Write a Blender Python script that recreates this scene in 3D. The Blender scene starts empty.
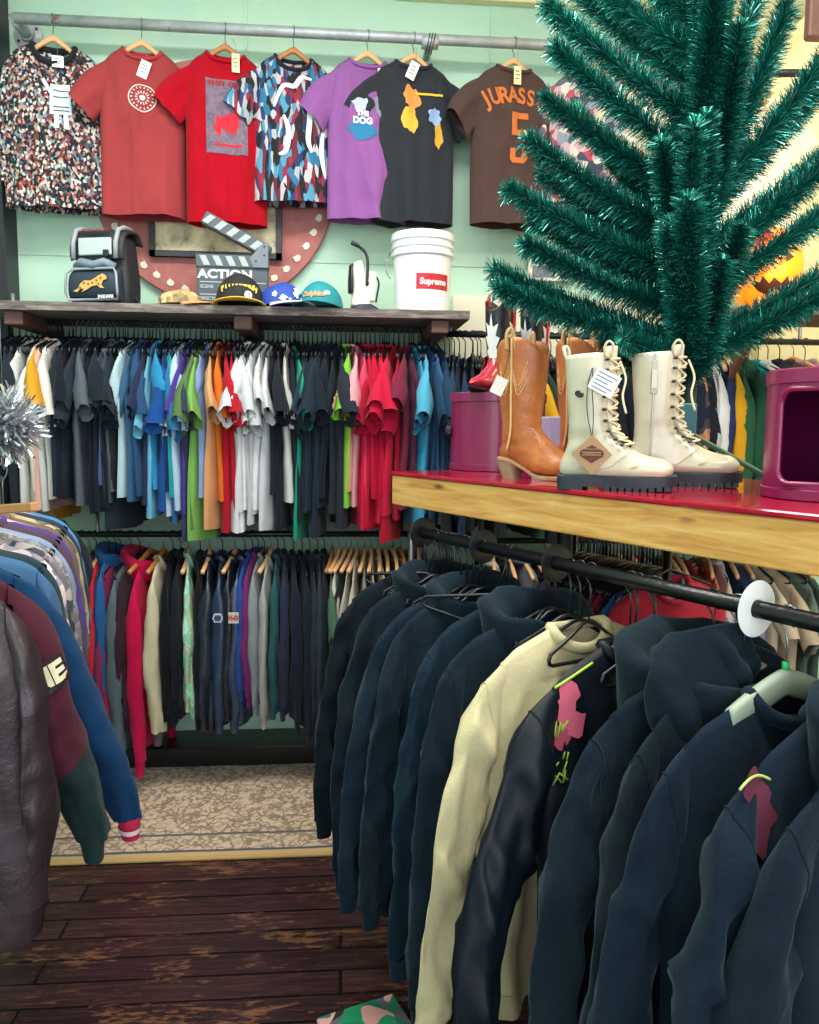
import bpy, math, random
from mathutils import Vector, Matrix, noise
from math import sin, cos, pi, radians as R, sqrt, tan, atan2
col = bpy.context.scene.collection
rnd = random.Random(7)
V = Vector
# ---------------------------------------------------------------- camera
CAM = V((0, 0, 1.55)); F = 800.0
yaw, pitch, roll = R(4.9), R(6.0), R(0.59)
fw = V((sin(yaw)*cos(pitch), cos(yaw)*cos(pitch), -sin(pitch)))
r0 = V((cos(yaw), -sin(yaw), 0)); u0 = r0.cross(fw)
rt = r0*cos(roll) + u0*sin(roll); up = u0*cos(roll) - r0*sin(roll)
def ray(x, y): return fw + rt*((x-409.5)/F) - up*((y-512)/F)
def atz(x, y, z): return CAM + ray(x, y)*z
def atY(x, y, Y): d = ray(x, y); return CAM + d*(Y/d.y)
def atH(x, y, h): d = ray(x, y); return CAM + d*((h-CAM.z)/d.z)
def proj(P):
    d = P-CAM; z = d.dot(fw); return (409.5+F*d.dot(rt)/z, 512-F*d.dot(up)/z)
cd = bpy.data.cameras.new('camera'); cam = bpy.data.objects.new('camera', cd); col.objects.link(cam)
cd.sensor_fit = 'VERTICAL'; cd.sensor_height = 24; cd.lens = F/1024*24; cd.clip_start = .05
mm = Matrix.Identity(4)
for i, a in enumerate((rt, up, -fw)):
    for k in range(3): mm[k][i] = a[k]
mm.translation = CAM; cam.matrix_world = mm
bpy.context.scene.camera = cam
# ---------------------------------------------------------------- materials
def lin(h):
    if not isinstance(h, str): return (*h, 1)
    h = h.lstrip('#'); o = []
    for i in (0, 2, 4):
        c = int(h[i:i+2], 16)/255; o.append(c/12.92 if c < .04045 else ((c+.055)/1.055)**2.4)
    return (*o, 1)
_mc = {}
class NT:
    def __init__(s, name):
        s.m = bpy.data.materials.new(name); s.m.use_nodes = True; s.t = s.m.node_tree
        s.b = s.t.nodes['Principled BSDF']
    def n(s, ty, **kw):
        x = s.t.nodes.new('ShaderNode'+ty)
        for k, v in kw.items():
            if k.startswith('i_'): x.inputs[k[2:].replace('_', ' ')].default_value = v
            else: setattr(x, k, v)
        return x
    def l(s, a, b): s.t.links.new(a, b)
    def ramp(s, fac, stops, interp='LINEAR'):
        r = s.n('ValToRGB'); r.color_ramp.interpolation = interp; e = r.color_ramp.elements
        while len(e) < len(stops): e.new(.5)
        for q, (p, c) in zip(e, stops): q.position = p; q.color = lin(c)
        s.l(fac, r.inputs[0]); return r.outputs[0]
    def coord(s, which='Object', scale=(1, 1, 1)):
        c = s.n('TexCoord'); mp = s.n('Mapping'); mp.inputs['Scale'].default_value = scale
        s.l(c.outputs[which], mp.inputs[0]); return mp.outputs[0]
    def noise(s, vec, sc, det=3, rough=.5, dist=0):
        x = s.n('TexNoise', i_Scale=sc, i_Detail=det, i_Roughness=rough, i_Distortion=dist); s.l(vec, x.inputs['Vector']); return x
    def bump(s, h, st=.3, d=.01):
        b = s.n('Bump', i_Strength=st, i_Distance=d); s.l(h, b.inputs['Height']); s.l(b.outputs[0], s.b.inputs['Normal'])
    def mix(s, fac, a, b, mode='MIX'):
        x = s.n('Mix', data_type='RGBA', blend_type=mode)
        for sock, v in ((x.inputs[0], fac), (x.inputs[6], a), (x.inputs[7], b)):
            if hasattr(v, 'links'): s.l(v, sock)
            elif isinstance(v, (int, float)): sock.default_value = v
            else: sock.default_value = lin(v)
        return x.outputs[2]
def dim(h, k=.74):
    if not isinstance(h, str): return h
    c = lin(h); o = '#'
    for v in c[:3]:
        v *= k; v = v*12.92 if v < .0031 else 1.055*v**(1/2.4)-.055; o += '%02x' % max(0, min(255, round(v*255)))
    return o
def plain(hexc, rough=.6, metal=0, coat=0, name=None, bump=0, bs=60, spec=.5, var=.0):
    k = ('p', hexc, rough, metal, coat, bump, bs, spec, var)
    if k in _mc: return _mc[k]
    n = NT(name or 'plain'); n.b.inputs['Base Color'].default_value = lin(hexc)
    n.b.inputs['Roughness'].default_value = rough; n.b.inputs['Metallic'].default_value = metal
    n.b.inputs['Coat Weight'].default_value = coat; n.b.inputs['Specular IOR Level'].default_value = spec
    if bump or var:
        nz = n.noise(n.coord(), bs, 4)
        if bump: n.bump(nz.outputs[0], bump, .004)
        if var:
            c = n.ramp(nz.outputs[0], [(.3, '#000000'), (.7, '#ffffff')])
            b = n.mix(var, hexc, c, 'OVERLAY'); n.l(b, n.b.inputs['Base Color'])
    _mc[k] = n.m; return n.m
def fabric(hexc, rough=.95, sheen=.05, bump=.35):
    k = ('f', hexc, rough, sheen)
    if k in _mc: return _mc[k]
    n = NT('fabric'); n.b.inputs['Roughness'].default_value = rough
    n.b.inputs['Sheen Weight'].default_value = sheen; n.b.inputs['Sheen Roughness'].default_value = .5
    n.b.inputs['Specular IOR Level'].default_value = .12
    co = n.coord(); a = n.noise(co, 350, 2); w = n.noise(co, 14, 4, .6)
    n.l(n.mix(.10, hexc, n.ramp(a.outputs[0], [(.3, '#303030'), (.7, '#e0e0e0')]), 'OVERLAY'), n.b.inputs['Base Color'])
    b2 = n.n('Bump', i_Strength=.25, i_Distance=.02); n.l(w.outputs[0], b2.inputs['Height'])
    b1 = n.n('Bump', i_Strength=bump, i_Distance=.002); n.l(a.outputs[0], b1.inputs['Height']); n.l(b2.outputs[0], b1.inputs['Normal'])
    n.l(b1.outputs[0], n.b.inputs['Normal'])
    _mc[k] = n.m; return n.m
def leather(hexc, rough=.38):
    k = ('l', hexc, rough)
    if k in _mc: return _mc[k]
    n = NT('leather'); n.b.inputs['Roughness'].default_value = rough; n.b.inputs['Base Color'].default_value = lin(hexc)
    co = n.coord(); a = n.noise(co, 9, 5, .6, .6); v = n.n('TexVoronoi', i_Scale=240.0); n.l(co, v.inputs['Vector'])
    b2 = n.n('Bump', i_Strength=.35, i_Distance=.02); n.l(a.outputs[0], b2.inputs['Height'])
    b1 = n.n('Bump', i_Strength=.1, i_Distance=.001); n.l(v.outputs[0], b1.inputs['Height']); n.l(b2.outputs[0], b1.inputs['Normal'])
    n.l(b1.outputs[0], n.b.inputs['Normal'])
    _mc[k] = n.m; return n.m
def patterned(key, cols, scale=40, stretch=(1, 1, 1), kind='voronoi', rough=.85, dist=0.0):
    k = ('t', key)
    if k in _mc: return _mc[k]
    n = NT(key); n.b.inputs['Roughness'].default_value = rough
    co = n.coord(scale=stretch)
    if dist:
        nz = n.noise(co, 6, 2); mp = n.n('VectorMath', operation='MULTIPLY_ADD'); n.l(nz.outputs[1], mp.inputs[0]); mp.inputs[1].default_value = (dist,)*3; n.l(co, mp.inputs[2]); co = mp.outputs[0]
    if kind == 'voronoi':
        v = n.n('TexVoronoi', i_Scale=float(scale)); n.l(co, v.inputs['Vector'])
        s = n.n('SeparateColor'); n.l(v.outputs['Color'], s.inputs[0]); fac = s.outputs[0]
    elif kind == 'wave':
        v = n.n('TexWave', i_Scale=float(scale), i_Distortion=3.0); n.l(co, v.inputs['Vector']); fac = v.outputs['Fac']
    elif kind == 'stripe':
        v = n.n('TexWave', i_Scale=float(scale), bands_direction='Z'); n.l(co, v.inputs['Vector']); fac = v.outputs['Fac']
    else:
        fac = n.noise(co, scale, 5, .7, 1.0).outputs[0]
    if kind == 'noise': st = [(.3+.4*i/max(1, len(cols)-1), c) for i, c in enumerate(cols)]
    else: st = [(i/len(cols), c) for i, c in enumerate(cols)]
    n.l(n.ramp(fac, st, 'CONSTANT' if kind != 'noise' else 'LINEAR'), n.b.inputs['Base Color'])
    w = n.noise(n.coord(), 14, 4); n.bump(w.outputs[0], .25, .02)
    _mc[k] = n.m; return n.m
# ---------------------------------------------------------------- mesh building
def crom(pts, t):
    n = len(pts)-1; x = min(max(t, 0), 1)*n; i = min(int(x), n-1); f = x-i
    p = [V(pts[min(max(j, 0), n)]) for j in (i-1, i, i+1, i+2)]
    return .5*((2*p[1])+(p[2]-p[0])*f+(2*p[0]-5*p[1]+4*p[2]-p[3])*f*f+(3*p[1]-p[0]-3*p[2]+p[3])*f**3)
def c1(vals, t): return crom([(v, 0, 0) for v in vals], t)[0]
class MB:
    def __init__(s): s.v = []; s.f = []; s.m = []
    def add(s, vs, fs, mi=0):
        o = len(s.v); s.v += [V(v) for v in vs]; s.f += [tuple(i+o for i in f) for f in fs]; s.m += [mi]*len(fs); return s
    def box(s, a, b, M=None, mi=0, bev=0):
        x0, y0, z0 = a; x1, y1, z1 = b
        if bev:
            k = min(bev, (x1-x0)*.45, (y1-y0)*.45, (z1-z0)*.45)
            vs = []; 
            def ringz(z, i): return [(x0+i, y0+i+k, z), (x0+i+k, y0+i, z), (x1-i-k, y0+i, z), (x1-i, y0+i+k, z), (x1-i, y1-i-k, z), (x1-i-k, y1-i, z), (x0+i+k, y1-i, z), (x0+i, y1-i-k, z)]
            for z, i in ((z0, k*.6), (z0+k, 0), (z1-k, 0), (z1, k*.6)): vs += ringz(z, i)
            fs = [tuple(range(7, -1, -1)), tuple(range(24, 32))]
            for r in range(3):
                for j in range(8): fs.append((r*8+j, r*8+(j+1) % 8, r*8+8+(j+1) % 8, r*8+8+j))
        else:
            vs = [(x, y, z) for z in (z0, z1) for x, y in ((x0, y0), (x1, y0), (x1, y1), (x0, y1))]
            fs = [(3, 2, 1, 0), (4, 5, 6, 7), (0, 1, 5, 4), (1, 2, 6, 5), (2, 3, 7, 6), (3, 0, 4, 7)]
        if M is not None: vs = [M @ V(v) for v in vs]
        return s.add(vs, fs, mi)
    def tube(s, pts, r, n=8, cap=True, closed=False, mi=0):
        pts = [V(p) for p in pts]; N = len(pts); rs = r if isinstance(r, (list, tuple)) else [r]*N
        ups = None; vs = []
        for i, p in enumerate(pts):
            if closed: d = pts[(i+1) % N]-pts[i-1]
            else: d = pts[min(i+1, N-1)]-pts[max(i-1, 0)]
            d.normalize()
            if ups is None:
                a = V((0, 0, 1)) if abs(d.z) < .9 else V((1, 0, 0)); ups = (a-d*a.dot(d)).normalized()
            else: ups = (ups-d*ups.dot(d)).normalized()
            q = d.cross(ups)
            for j in range(n): a = 2*pi*j/n; vs.append(p+(ups*cos(a)+q*sin(a))*rs[i])
        fs = []
        for i in range(N if closed else N-1):
            for j in range(n): fs.append((i*n+j, i*n+(j+1) % n, ((i+1) % N)*n+(j+1) % n, ((i+1) % N)*n+j))
        if cap and not closed: fs += [tuple(range(n-1, -1, -1)), tuple(range((N-1)*n, N*n))]
        return s.add(vs, fs, mi)
    def lathe(s, prof, n=32, c=(0, 0, 0), M=None, mi=0):
        vs = []; fs = []; c = V(c)
        for r, z in prof:
            for j in range(n): a = 2*pi*j/n; vs.append(V((r*cos(a), r*sin(a), z)))
        for i in range(len(prof)-1):
            for j in range(n): fs.append((i*n+j, i*n+(j+1) % n, (i+1)*n+(j+1) % n, (i+1)*n+j))
        if prof[0][0] > 1e-5: fs.append(tuple(range(n-1, -1, -1)))
        if prof[-1][0] > 1e-5: fs.append(tuple(range((len(prof)-1)*n, len(prof)*n)))
        if M is not None: vs = [M @ v for v in vs]
        return s.add([v+c for v in vs], fs, mi)
    def prism(s, out, d, M=None, mi=0):      # outline (x,z) extruded along y 0..d
        n = len(out); vs = [V((x, 0, z)) for x, z in out]+[V((x, d, z)) for x, z in out]
        fs = [tuple(range(n)), tuple(range(2*n-1, n-1, -1))]+[(i, i+n, (i+1) % n+n, (i+1) % n) for i in range(n)]
        if M is not None: vs = [M @ v for v in vs]
        return s.add(vs, fs, mi)
    def loft(s, A, B, w, ns=24, n=20, flat=2.0, cap=(True, True), fn=None, mi=0, axis=V((0, 1, 0))):
        vs = []
        for i in range(ns+1):
            t = i/ns; a = crom(A, t); b = crom(B, t); c = (a+b)/2; h = (b-a)/2; ww = c1(w, t)
            for j in range(n):
                th = 2*pi*j/n; cc, ss = cos(th), sin(th); e = 2/flat
                x = abs(cc)**e*(1 if cc >= 0 else -1); y = abs(ss)**e*(1 if ss >= 0 else -1)
                p = c+h*x+axis*(ww*y)
                if fn: p = fn(p, t, th)
                vs.append(p)
        fs = [(i*n+j, i*n+(j+1) % n, (i+1)*n+(j+1) % n, (i+1)*n+j) for i in range(ns) for j in range(n)]
        if cap[0]: fs.append(tuple(range(n-1, -1, -1)))
        if cap[1]: fs.append(tuple(range(ns*n, ns*n+n)))
        return s.add(vs, fs, mi)
    def xf(s, M):
        s.v = [M @ v for v in s.v]; return s
    def mesh(s, name, smooth=True, merge=0):
        me = bpy.data.meshes.new(name); me.from_pydata([tuple(v) for v in s.v], [], s.f)
        if any(s.m): me.polygons.foreach_set('material_index', s.m)
        if merge or True:
            import bmesh
            b = bmesh.new(); b.from_mesh(me)
            if merge: bmesh.ops.remove_doubles(b, verts=b.verts, dist=merge)
            bmesh.ops.recalc_face_normals(b, faces=b.faces); b.to_mesh(me); b.free()
        me.polygons.foreach_set('use_smooth', [smooth]*len(me.polygons)); me.update()
        return me
    def build(s, name, mat, parent=None, smooth=True, merge=0, auto=None, loc=None, sub=0):
        me = s.mesh(name, smooth, merge)
        for m in (mat if isinstance(mat, (list, tuple)) else [mat]): me.materials.append(m)
        o = bpy.data.objects.new(name, me); col.objects.link(o)
        if parent: o.parent = parent
        if loc is not None: o.location = loc
        if auto: me.set_sharp_from_angle(angle=R(auto))
        if sub: md = o.modifiers.new('s', 'SUBSURF'); md.levels = md.render_levels = sub
        return o
def tag(o, label=None, cat=None, group=None, kind=None):
    for k, v in (('label', label), ('category', cat), ('group', group), ('kind', kind)):
        if v: o[k] = v
    return o
def empty(name, loc=(0, 0, 0), rz=0, label=None, cat=None, group=None):
    o = bpy.data.objects.new(name, None); col.objects.link(o); o.empty_display_size = .05
    o.location = loc; o.rotation_euler = (0, 0, rz); return tag(o, label, cat, group)
def struct(o): o['kind'] = 'structure'; return o
def inst(name, me, mat, parent=None):
    o = bpy.data.objects.new(name, me); col.objects.link(o); o.parent = parent
    if not me.materials: me.materials.append(None)
    s = o.material_slots[0]; s.link = 'OBJECT'; s.material = mat
    return o
def T(x=0, y=0, z=0, rx=0, ry=0, rz=0, s=1):
    return Matrix.Translation((x, y, z)) @ Matrix.Rotation(rz, 4, 'Z') @ Matrix.Rotation(ry, 4, 'Y') @ Matrix.Rotation(rx, 4, 'X') @ Matrix.Scale(s, 4)
_tx = {}
def text(st, size, bold=.0, depth=0.0, center=True, sx=1):
    """flat letters in the xz plane, facing -y"""
    cu = bpy.data.curves.new('t', 'FONT'); cu.body = st; cu.size = size; cu.offset = bold; cu.extrude = depth; cu.resolution_u = 4
    cu.align_x = 'CENTER' if center else 'LEFT'; cu.align_y = 'CENTER'
    o = bpy.data.objects.new('t', cu); col.objects.link(o); bpy.context.view_layer.update()
    me = bpy.data.meshes.new_from_object(o.evaluated_get(bpy.context.evaluated_depsgraph_get()))
    m = MB(); m.add([(v.co.x*sx, -v.co.z, v.co.y) for v in me.vertices], [tuple(p.vertices) for p in me.polygons])
    bpy.data.objects.remove(o); bpy.data.curves.remove(cu); bpy.data.meshes.remove(me)
    return m
def subdiv(m, maxlen):
    """split long edges so a flat print can follow cloth"""
    import bmesh
    me = bpy.data.meshes.new('x'); me.from_pydata([tuple(v) for v in m.v], [], m.f); b = bmesh.new(); b.from_mesh(me)
    bmesh.ops.triangulate(b, faces=b.faces)
    for _ in range(5):
        es = [e for e in b.edges if e.calc_length() > maxlen]
        if not es: break
        bmesh.ops.subdivide_edges(b, edges=es, cuts=1); bmesh.ops.triangulate(b, faces=[f for f in b.faces if len(f.verts) > 3])
    b.verts.index_update(); r = MB(); r.add([v.co.copy() for v in b.verts], [tuple(v.index for v in f.verts) for f in b.faces])
    b.free(); bpy.data.meshes.remove(me); return r
def poly(pts): m = MB(); m.add([(x, 0, z) for x, z in pts], [tuple(range(len(pts)))]); return m
def ellipse(cx, cz, rx, rz, n=28, a0=0, a1=2*pi): return [(cx+rx*cos(a0+(a1-a0)*i/n), cz+rz*sin(a0+(a1-a0)*i/n)) for i in range(n)]
def ringpoly(cx, cz, r1, r2, n=40):
    m = MB(); vs = []
    for i in range(n): a = 2*pi*i/n; vs += [(cx+r1*cos(a), 0, cz+r1*sin(a)), (cx+r2*cos(a), 0, cz+r2*sin(a))]
    m.add(vs, [(2*i, 2*i+1, (2*i+3) % (2*n), (2*i+2) % (2*n)) for i in range(n)]); return m
# ---------------------------------------------------------------- garments
def sst(a, b, x): x = min(max((x-a)/(b-a), 0), 1); return x*x*(3-2*x)
class Garment:
    """A garment on a hanger: origin at the rail, lateral x, front towards -y, hanging down z."""
    def __init__(g, seed, sw=.21, bw=.235, L=.72, T=.03, fold=.012, sleeve='short', SL=.78, nd=.07, nw=.078, nu=26, nv=26, flare=1.03, swing=0, hood=False, band=False, sth=1, spl=0, rdg=1.0, sl=1.0, sout=1.0, zt=-.085):
        g.__dict__.update(locals()); g.so = rnd.random()*50+seed*7.3
        g.zh = g.zt-L
    def w(g, v): return g.sw+(g.bw-g.sw)*sst(0, .3, v)+g.bw*(g.flare-1)*v
    def nz(g, a, b, c=0): return noise.noise(V((a, b, g.so+c)))
    def rd(g, a, b, c=0):
        n = noise.noise(V((a, b, g.so+c))); return 1-min(1, abs(n)*4.5)   # sharp ridge along zero lines
    def top(g, ax, front):
        if ax < g.nw:
            nd = g.nd if front else .012
            return g.zt-nd*sqrt(max(0, 1-(ax/g.nw)**2))
        return g.zt-.05*(ax-g.nw)/(g.sw-g.nw)-.012*sst(.8*g.sw, g.sw, ax)
    def pt(g, u, v, front):
        x = u*g.w(v); ax = abs(u)*g.sw
        zt = g.top(ax, front); z = zt+(g.zh-zt)*v
        if v == 0: th = .03*sqrt(max(0, 1-(ax/g.nw)**2)) if ax < g.nw else 0
        else:
            gt = .35+.65*sst(0, .3, v); th = g.T*gt*(1-abs(u)**2.6)**.5
            th = max(th, .03*sqrt(max(0, 1-(ax/g.nw)**2))*(1-sst(0, .15, v)) if ax < g.nw else 0)
            th *= sst(-.01, .06, v) if ax >= g.nw else 1
        A = g.fold*sst(.08, .7, v)
        yo = A*(1.7*g.nz(x*7, z*.9)+1.0*g.nz(x*15, z*1.3, 3)+.8*g.nz(0, z*2, 9))
        rip = g.fold*.75*(g.rd(x*6+z*1.2, z*1.1, 120 if front else 131)*.9*sst(.1, .5, v)+g.rd(x*9-z*5, z*4, 140)*.5*(1-sst(.25, .6, v))+g.nz(x*20, z*3.5, 20 if front else 31)+.5*g.nz(x*8+z*6, z*9, 44 if front else 55))*(1-abs(u)**4)*sst(.02, .2, v)
        dz = -.012*g.nz(x*5, 0, 70)*v
        return V((x, yo+(-th if front else th)+rip*(-1 if front else 1), z+dz))
    def body(g):
        m = MB()
        for front in (True, False):
            vs = [g.pt(-1+2*i/g.nu, j/g.nv, front) for j in range(g.nv+1) for i in range(g.nu+1)]
            W = g.nu+1
            m.add(vs, [(j*W+i, j*W+i+1, (j+1)*W+i+1, (j+1)*W+i) for j in range(g.nv) for i in range(g.nu)])
        return m
    def neckband(g, r=.007, dz=0):
        pts = []
        n = 16
        for front in (True, False):
            for i in range(n):
                a = pi*i/n
                u = cos(a)*g.nw/g.sw*(-1 if not front else 1)
                p = g.pt(u*.99, 0, front); pts.append(p+V((0, 0, dz)))
        m = MB(); m.tube(pts, r, 6, closed=True); return m
    def sleeve_mesh(g, sd, n=None, ns=None):
        n = n or (14 if g.nu < 25 else 28)
        z0 = g.top(g.sw, True); sw, bw = g.sw, g.w(.3)
        az = z0-.20
        if g.sleeve == 'short':
            q = sout = g.sout; k_ = g.sl
            Tt = [(sw-.012, z0+.004), (sw+.035*q, z0-.045*k_), (sw+.065*q, z0-.11*k_), (sw+.085*q, z0-.175*k_)]
            Bt = [(bw-.035, az), (bw-.02+.01*q, az-.012*k_), (bw-.01+.015*q, az-.02-.02*k_*k_), (bw-.01+.022*q, az-.03-.05*(k_-.4)*k_)]
            th = [.012, .026, .032, .034]; ns = ns or 9
        else:
            e = g.SL
            Tt = [(sw-.012, z0+.004), (sw+.028, z0-.06), (sw+.05, z0-.2), (sw+.06, z0-.36), (sw+.055, -e*.82), (sw+.04, -e)]
            Bt = [(bw-.04, az), (bw-.035, az-.04), (bw-.045, az-.12), (bw-.05, az-.24), (sw-.035, -e*.84), (sw-.03, -e)]
            th = [.014, .035, .043, .042, .038, .03]; ns = ns or (26 if g.nu < 25 else 60)
            Tt = [(x+g.spl*(i/5)**1.1, y) for i, (x, y) in enumerate(Tt)]; Bt = [(x+g.spl*(i/5)**1.5, y) for i, (x, y) in enumerate(Bt)]
        Tt = [(x*sd, 0, z) for x, z in Tt]; Bt = [(x*sd, 0, z) for x, z in Bt]
        th = [t*g.sth for t in th]
        k = 100*sd+7
        sg = g.swing*(1 if sd > 0 else .8)+.03*g.nz(1, 1, k)
        am = .011 if g.sleeve == 'short' else .011
        def fn(p, t, a):
            q = V(p); z = p.z
            rr_ = g.rdg*sst(.05, .25, t)
            q.y += (-1 if sin(a) < 0 else 1)*abs(sin(a))*rr_*(.010*g.rd(p.x*9+z*2.2, z*2.0, k+31)+.008*g.rd(p.x*14-z*7, z*6, k+37)*(1-t*.5)-.006)
            q.y += sg*t**1.4 + am*sst(0, .2, t)*g.nz(cos(a)*1.6, z*5, k)*1.5 + .4*am*g.nz(sin(a)*3, z*14, k+5)
            q.x += am*sst(0, .25, t)*(g.nz(sin(a)*1.6+4, z*6, k+9) + .6*g.nz(cos(a)*2.5, z*18+p.y*20, k+11))
            if g.sleeve == 'short': q.z -= .02*sst(.3, 1, t)*g.nz(cos(a)*1.5, 0, k+13)
            return q
        m = MB(); m.loft(Tt, Bt, th, ns, n, cap=(False, False), fn=fn); g._fn = fn
        # cuff
        if g.sleeve != 'short':
            c = MB(); e = g.SL
            sw += g.spl
            A2 = [((sw+.036)*sd, 0, -e+.004), ((sw+.031)*sd, 0, -e-.02), ((sw+.029)*sd, 0, -e-.055)]
            B2 = [((sw-.026)*sd, 0, -e+.004), ((sw-.02)*sd, 0, -e-.02), ((sw-.014)*sd, 0, -e-.055)]
            c.loft(A2, B2, [.026*g.sth, .024*g.sth, .021*g.sth], 4, n, cap=(False, False), fn=lambda p, t, a: V((p.x, fn(V((p.x, 0, -e)), 1, a).y-p.y*0+p.y*1.0 if False else p.y+sg+.0, p.z)))
            return m, c
        return m, None
    def hood_mesh(g, size=1.0, flop=1.0):
        """hood lying down around the neck: thick droopy roll, deepest at the back"""
        m = MB(); NA, NB = 28, 16; vs = []
        for i in range(NA+1):
            t = -1+2*i/NA; a = t*2.75   # 0 = back
            back = .5+.5*cos(min(abs(a), pi)); b2 = back**1.3
            cx, cy = sin(a), cos(a)
            rr = .062+.03*abs(cx)
            aa = (.018+.075*b2)*size; drop = (.05+.24*b2)*size*flop; rise = (.018+.035*b2)*size
            for j in range(NB):
                s = 2*pi*j/NB
                rad = rr+aa*(1+cos(s))*.5+.02*b2*sin(s)
                z = rise*max(0, sin(s))**.8 if sin(s) > 0 else -drop*(-sin(s))**1.1*(.35+.65*(1+cos(s))/2)
                p = V((cx*rad*1.05, cy*rad*.85, g.zt-.0+z-.03*(1-back)))
                k = .010*size
                p += V((g.nz(p.x*14, p.z*14, 90), g.nz(p.x*14, p.z*14, 95), g.nz(p.x*12, p.y*12+p.z*6, 99)))*k*2
                vs.append(p)
        m.add(vs, [(i*NB+j, i*NB+(j+1) % NB, (i+1)*NB+(j+1) % NB, (i+1)*NB+j) for i in range(NA) for j in range(NB)]+[tuple(range(NB)), tuple(range(NA*NB, NA*NB+NB))])
        return m
    def surf(g, x, z, front=True, off=.003):
        lo, hi = 0.0, 1.0
        v = .5
        for _ in range(5):
            w = g.w(v); u = max(-.98, min(.98, x/w)); zt = g.top(abs(u)*g.sw, front); v = min(1, max(.02, (z-zt)/(g.zh-zt)))
        p = g.pt(max(-.98, min(.98, x/g.w(v))), v, front)
        return V((x, p.y-(off if front else -off), z))
    def decal(g, m, front=True, off=.003, maxlen=.02):
        m = subdiv(m, maxlen); m.v = [g.surf(p.x, p.z, front, off+abs(p.y)) for p in m.v]; return m
    def meshes(g):
        if getattr(g, '_m', None): return g._m
        d = {'body': g.body().mesh('body', True, 1e-4)}
        for sd, k in ((-1, 'l'), (1, 'r')):
            s, c = g.sleeve_mesh(sd); d['sleeve'+k] = s.mesh('sleeve')
            if c: d['cuff'+k] = c.mesh('cuff')
        if g.hood: d['hood'] = g.hood_mesh(g.hood).mesh('hood')
        else: d['neck'] = g.neckband(.009 if g.sleeve == 'short' else .013).mesh('neckband')
        if g.band:
            m = MB(); vs = []
            W = g.nu+1
            for row, (dz, sc) in enumerate(((.0, 1.01), (-.02, .97), (-.06, .95), (-.065, .93))):
                for front in (True, False):
                    for i in range(g.nu):
                        u = (-1+2*i/g.nu)*(1 if front else -1); p = g.pt(u, 1, front); vs.append(V((p.x*sc, p.y*sc, p.z+dz)))
            n = 2*g.nu
            m.add(vs, [(r*n+j, r*n+(j+1) % n, (r+1)*n+(j+1) % n, (r+1)*n+j) for r in range(3) for j in range(n)])
            d['band'] = m.mesh('waistband')
        g._m = d; return d
def hang(g, P, rz, mat, name, label, cat, group=None, sc=1.0, neck=None, sleeve=None, cuff=None, band=None, rx=0, hoodm=None, parts=True):
    r = empty(name, P, rz, label, cat, group); r.scale = (sc if not isinstance(sc, tuple) else 1,)*3 if not isinstance(sc, tuple) else sc
    r.rotation_euler = (rx, 0, rz)
    d = g.meshes(); o = {}
    o['body'] = inst('body', d['body'], mat, r)
    for k in 'lr':
        s = o['sleeve'+k] = inst('sleeve', d['sleeve'+k], sleeve or mat, r)
        if 'cuff'+k in d: inst('cuff', d['cuff'+k], cuff or mat, s)
    if 'hood' in d: inst('hood', d['hood'], hoodm or mat, r)
    if 'neck' in d: inst('neckband' if g.sleeve == 'short' else 'collar', d['neck'], neck or mat, r)
    if 'band' in d: inst('waistband', d['band'], band or cuff or mat, r)
    r['_root'] = 1; del r['_root']
    return r, o
# ---------------------------------------------------------------- hangers
def hook_pts(rr, zn):       # hook round a rail of radius rr, down to neck zn
    p = [(0, -.6*rr, -rr*.9)]
    pts = []
    r = rr+.003
    for i in range(13):
        a = R(-150+i*20)   # from back-low over the top to front
        pts.append((0, -r*sin(a)*1.0 if False else r*sin(a), r*cos(a)))
    pts = [(x, y, z) for x, y, z in pts]
    # curve back to the axis then down
    pts += [(0, r*.75, -r*.9), (0, r*.2, -r*1.5), (0, 0, -r*2.2), (0, 0, zn)]
    return pts
def hanger_black(rr=.016, w=.20, dz=0):
    m = MB(); m.tube(hook_pts(rr, -.078-dz), .0024, 6)
    m2 = [(-w, 0, -.152), (-w*.97, 0, -.141), (-w*.5, 0, -.110), (-.02, 0, -.084), (0, 0, -.079), (.02, 0, -.084), (w*.5, 0, -.110), (w*.97, 0, -.141), (w, 0, -.152), (w*.98, 0, -.161), (w*.9, 0, -.165), (0, 0, -.166), (-w*.9, 0, -.165), (-w*.98, 0, -.161)]
    m.tube([(x, y, z-dz) for x, y, z in m2], .0045, 6, closed=True); return m
def hanger_wood_arms(w=.2, t=.008, drop=.062):
    N = 14; A = []; B = []
    for i in range(N+1):
        u = -1+2*i/N; x = u*w; z = -.072-drop*abs(u)**1.15; hh = .014*(1-.35*abs(u)); A.append((x, .02*abs(u)**2, z+hh)); B.append((x, .02*abs(u)**2, z-hh))
    m = MB(); m.loft(A, B, [t]*5, 28, 8, flat=4); return m
def hook_mesh(rr=.016, zn=-.06): m = MB(); m.tube(hook_pts(rr, zn), .0019, 6); return m
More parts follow.
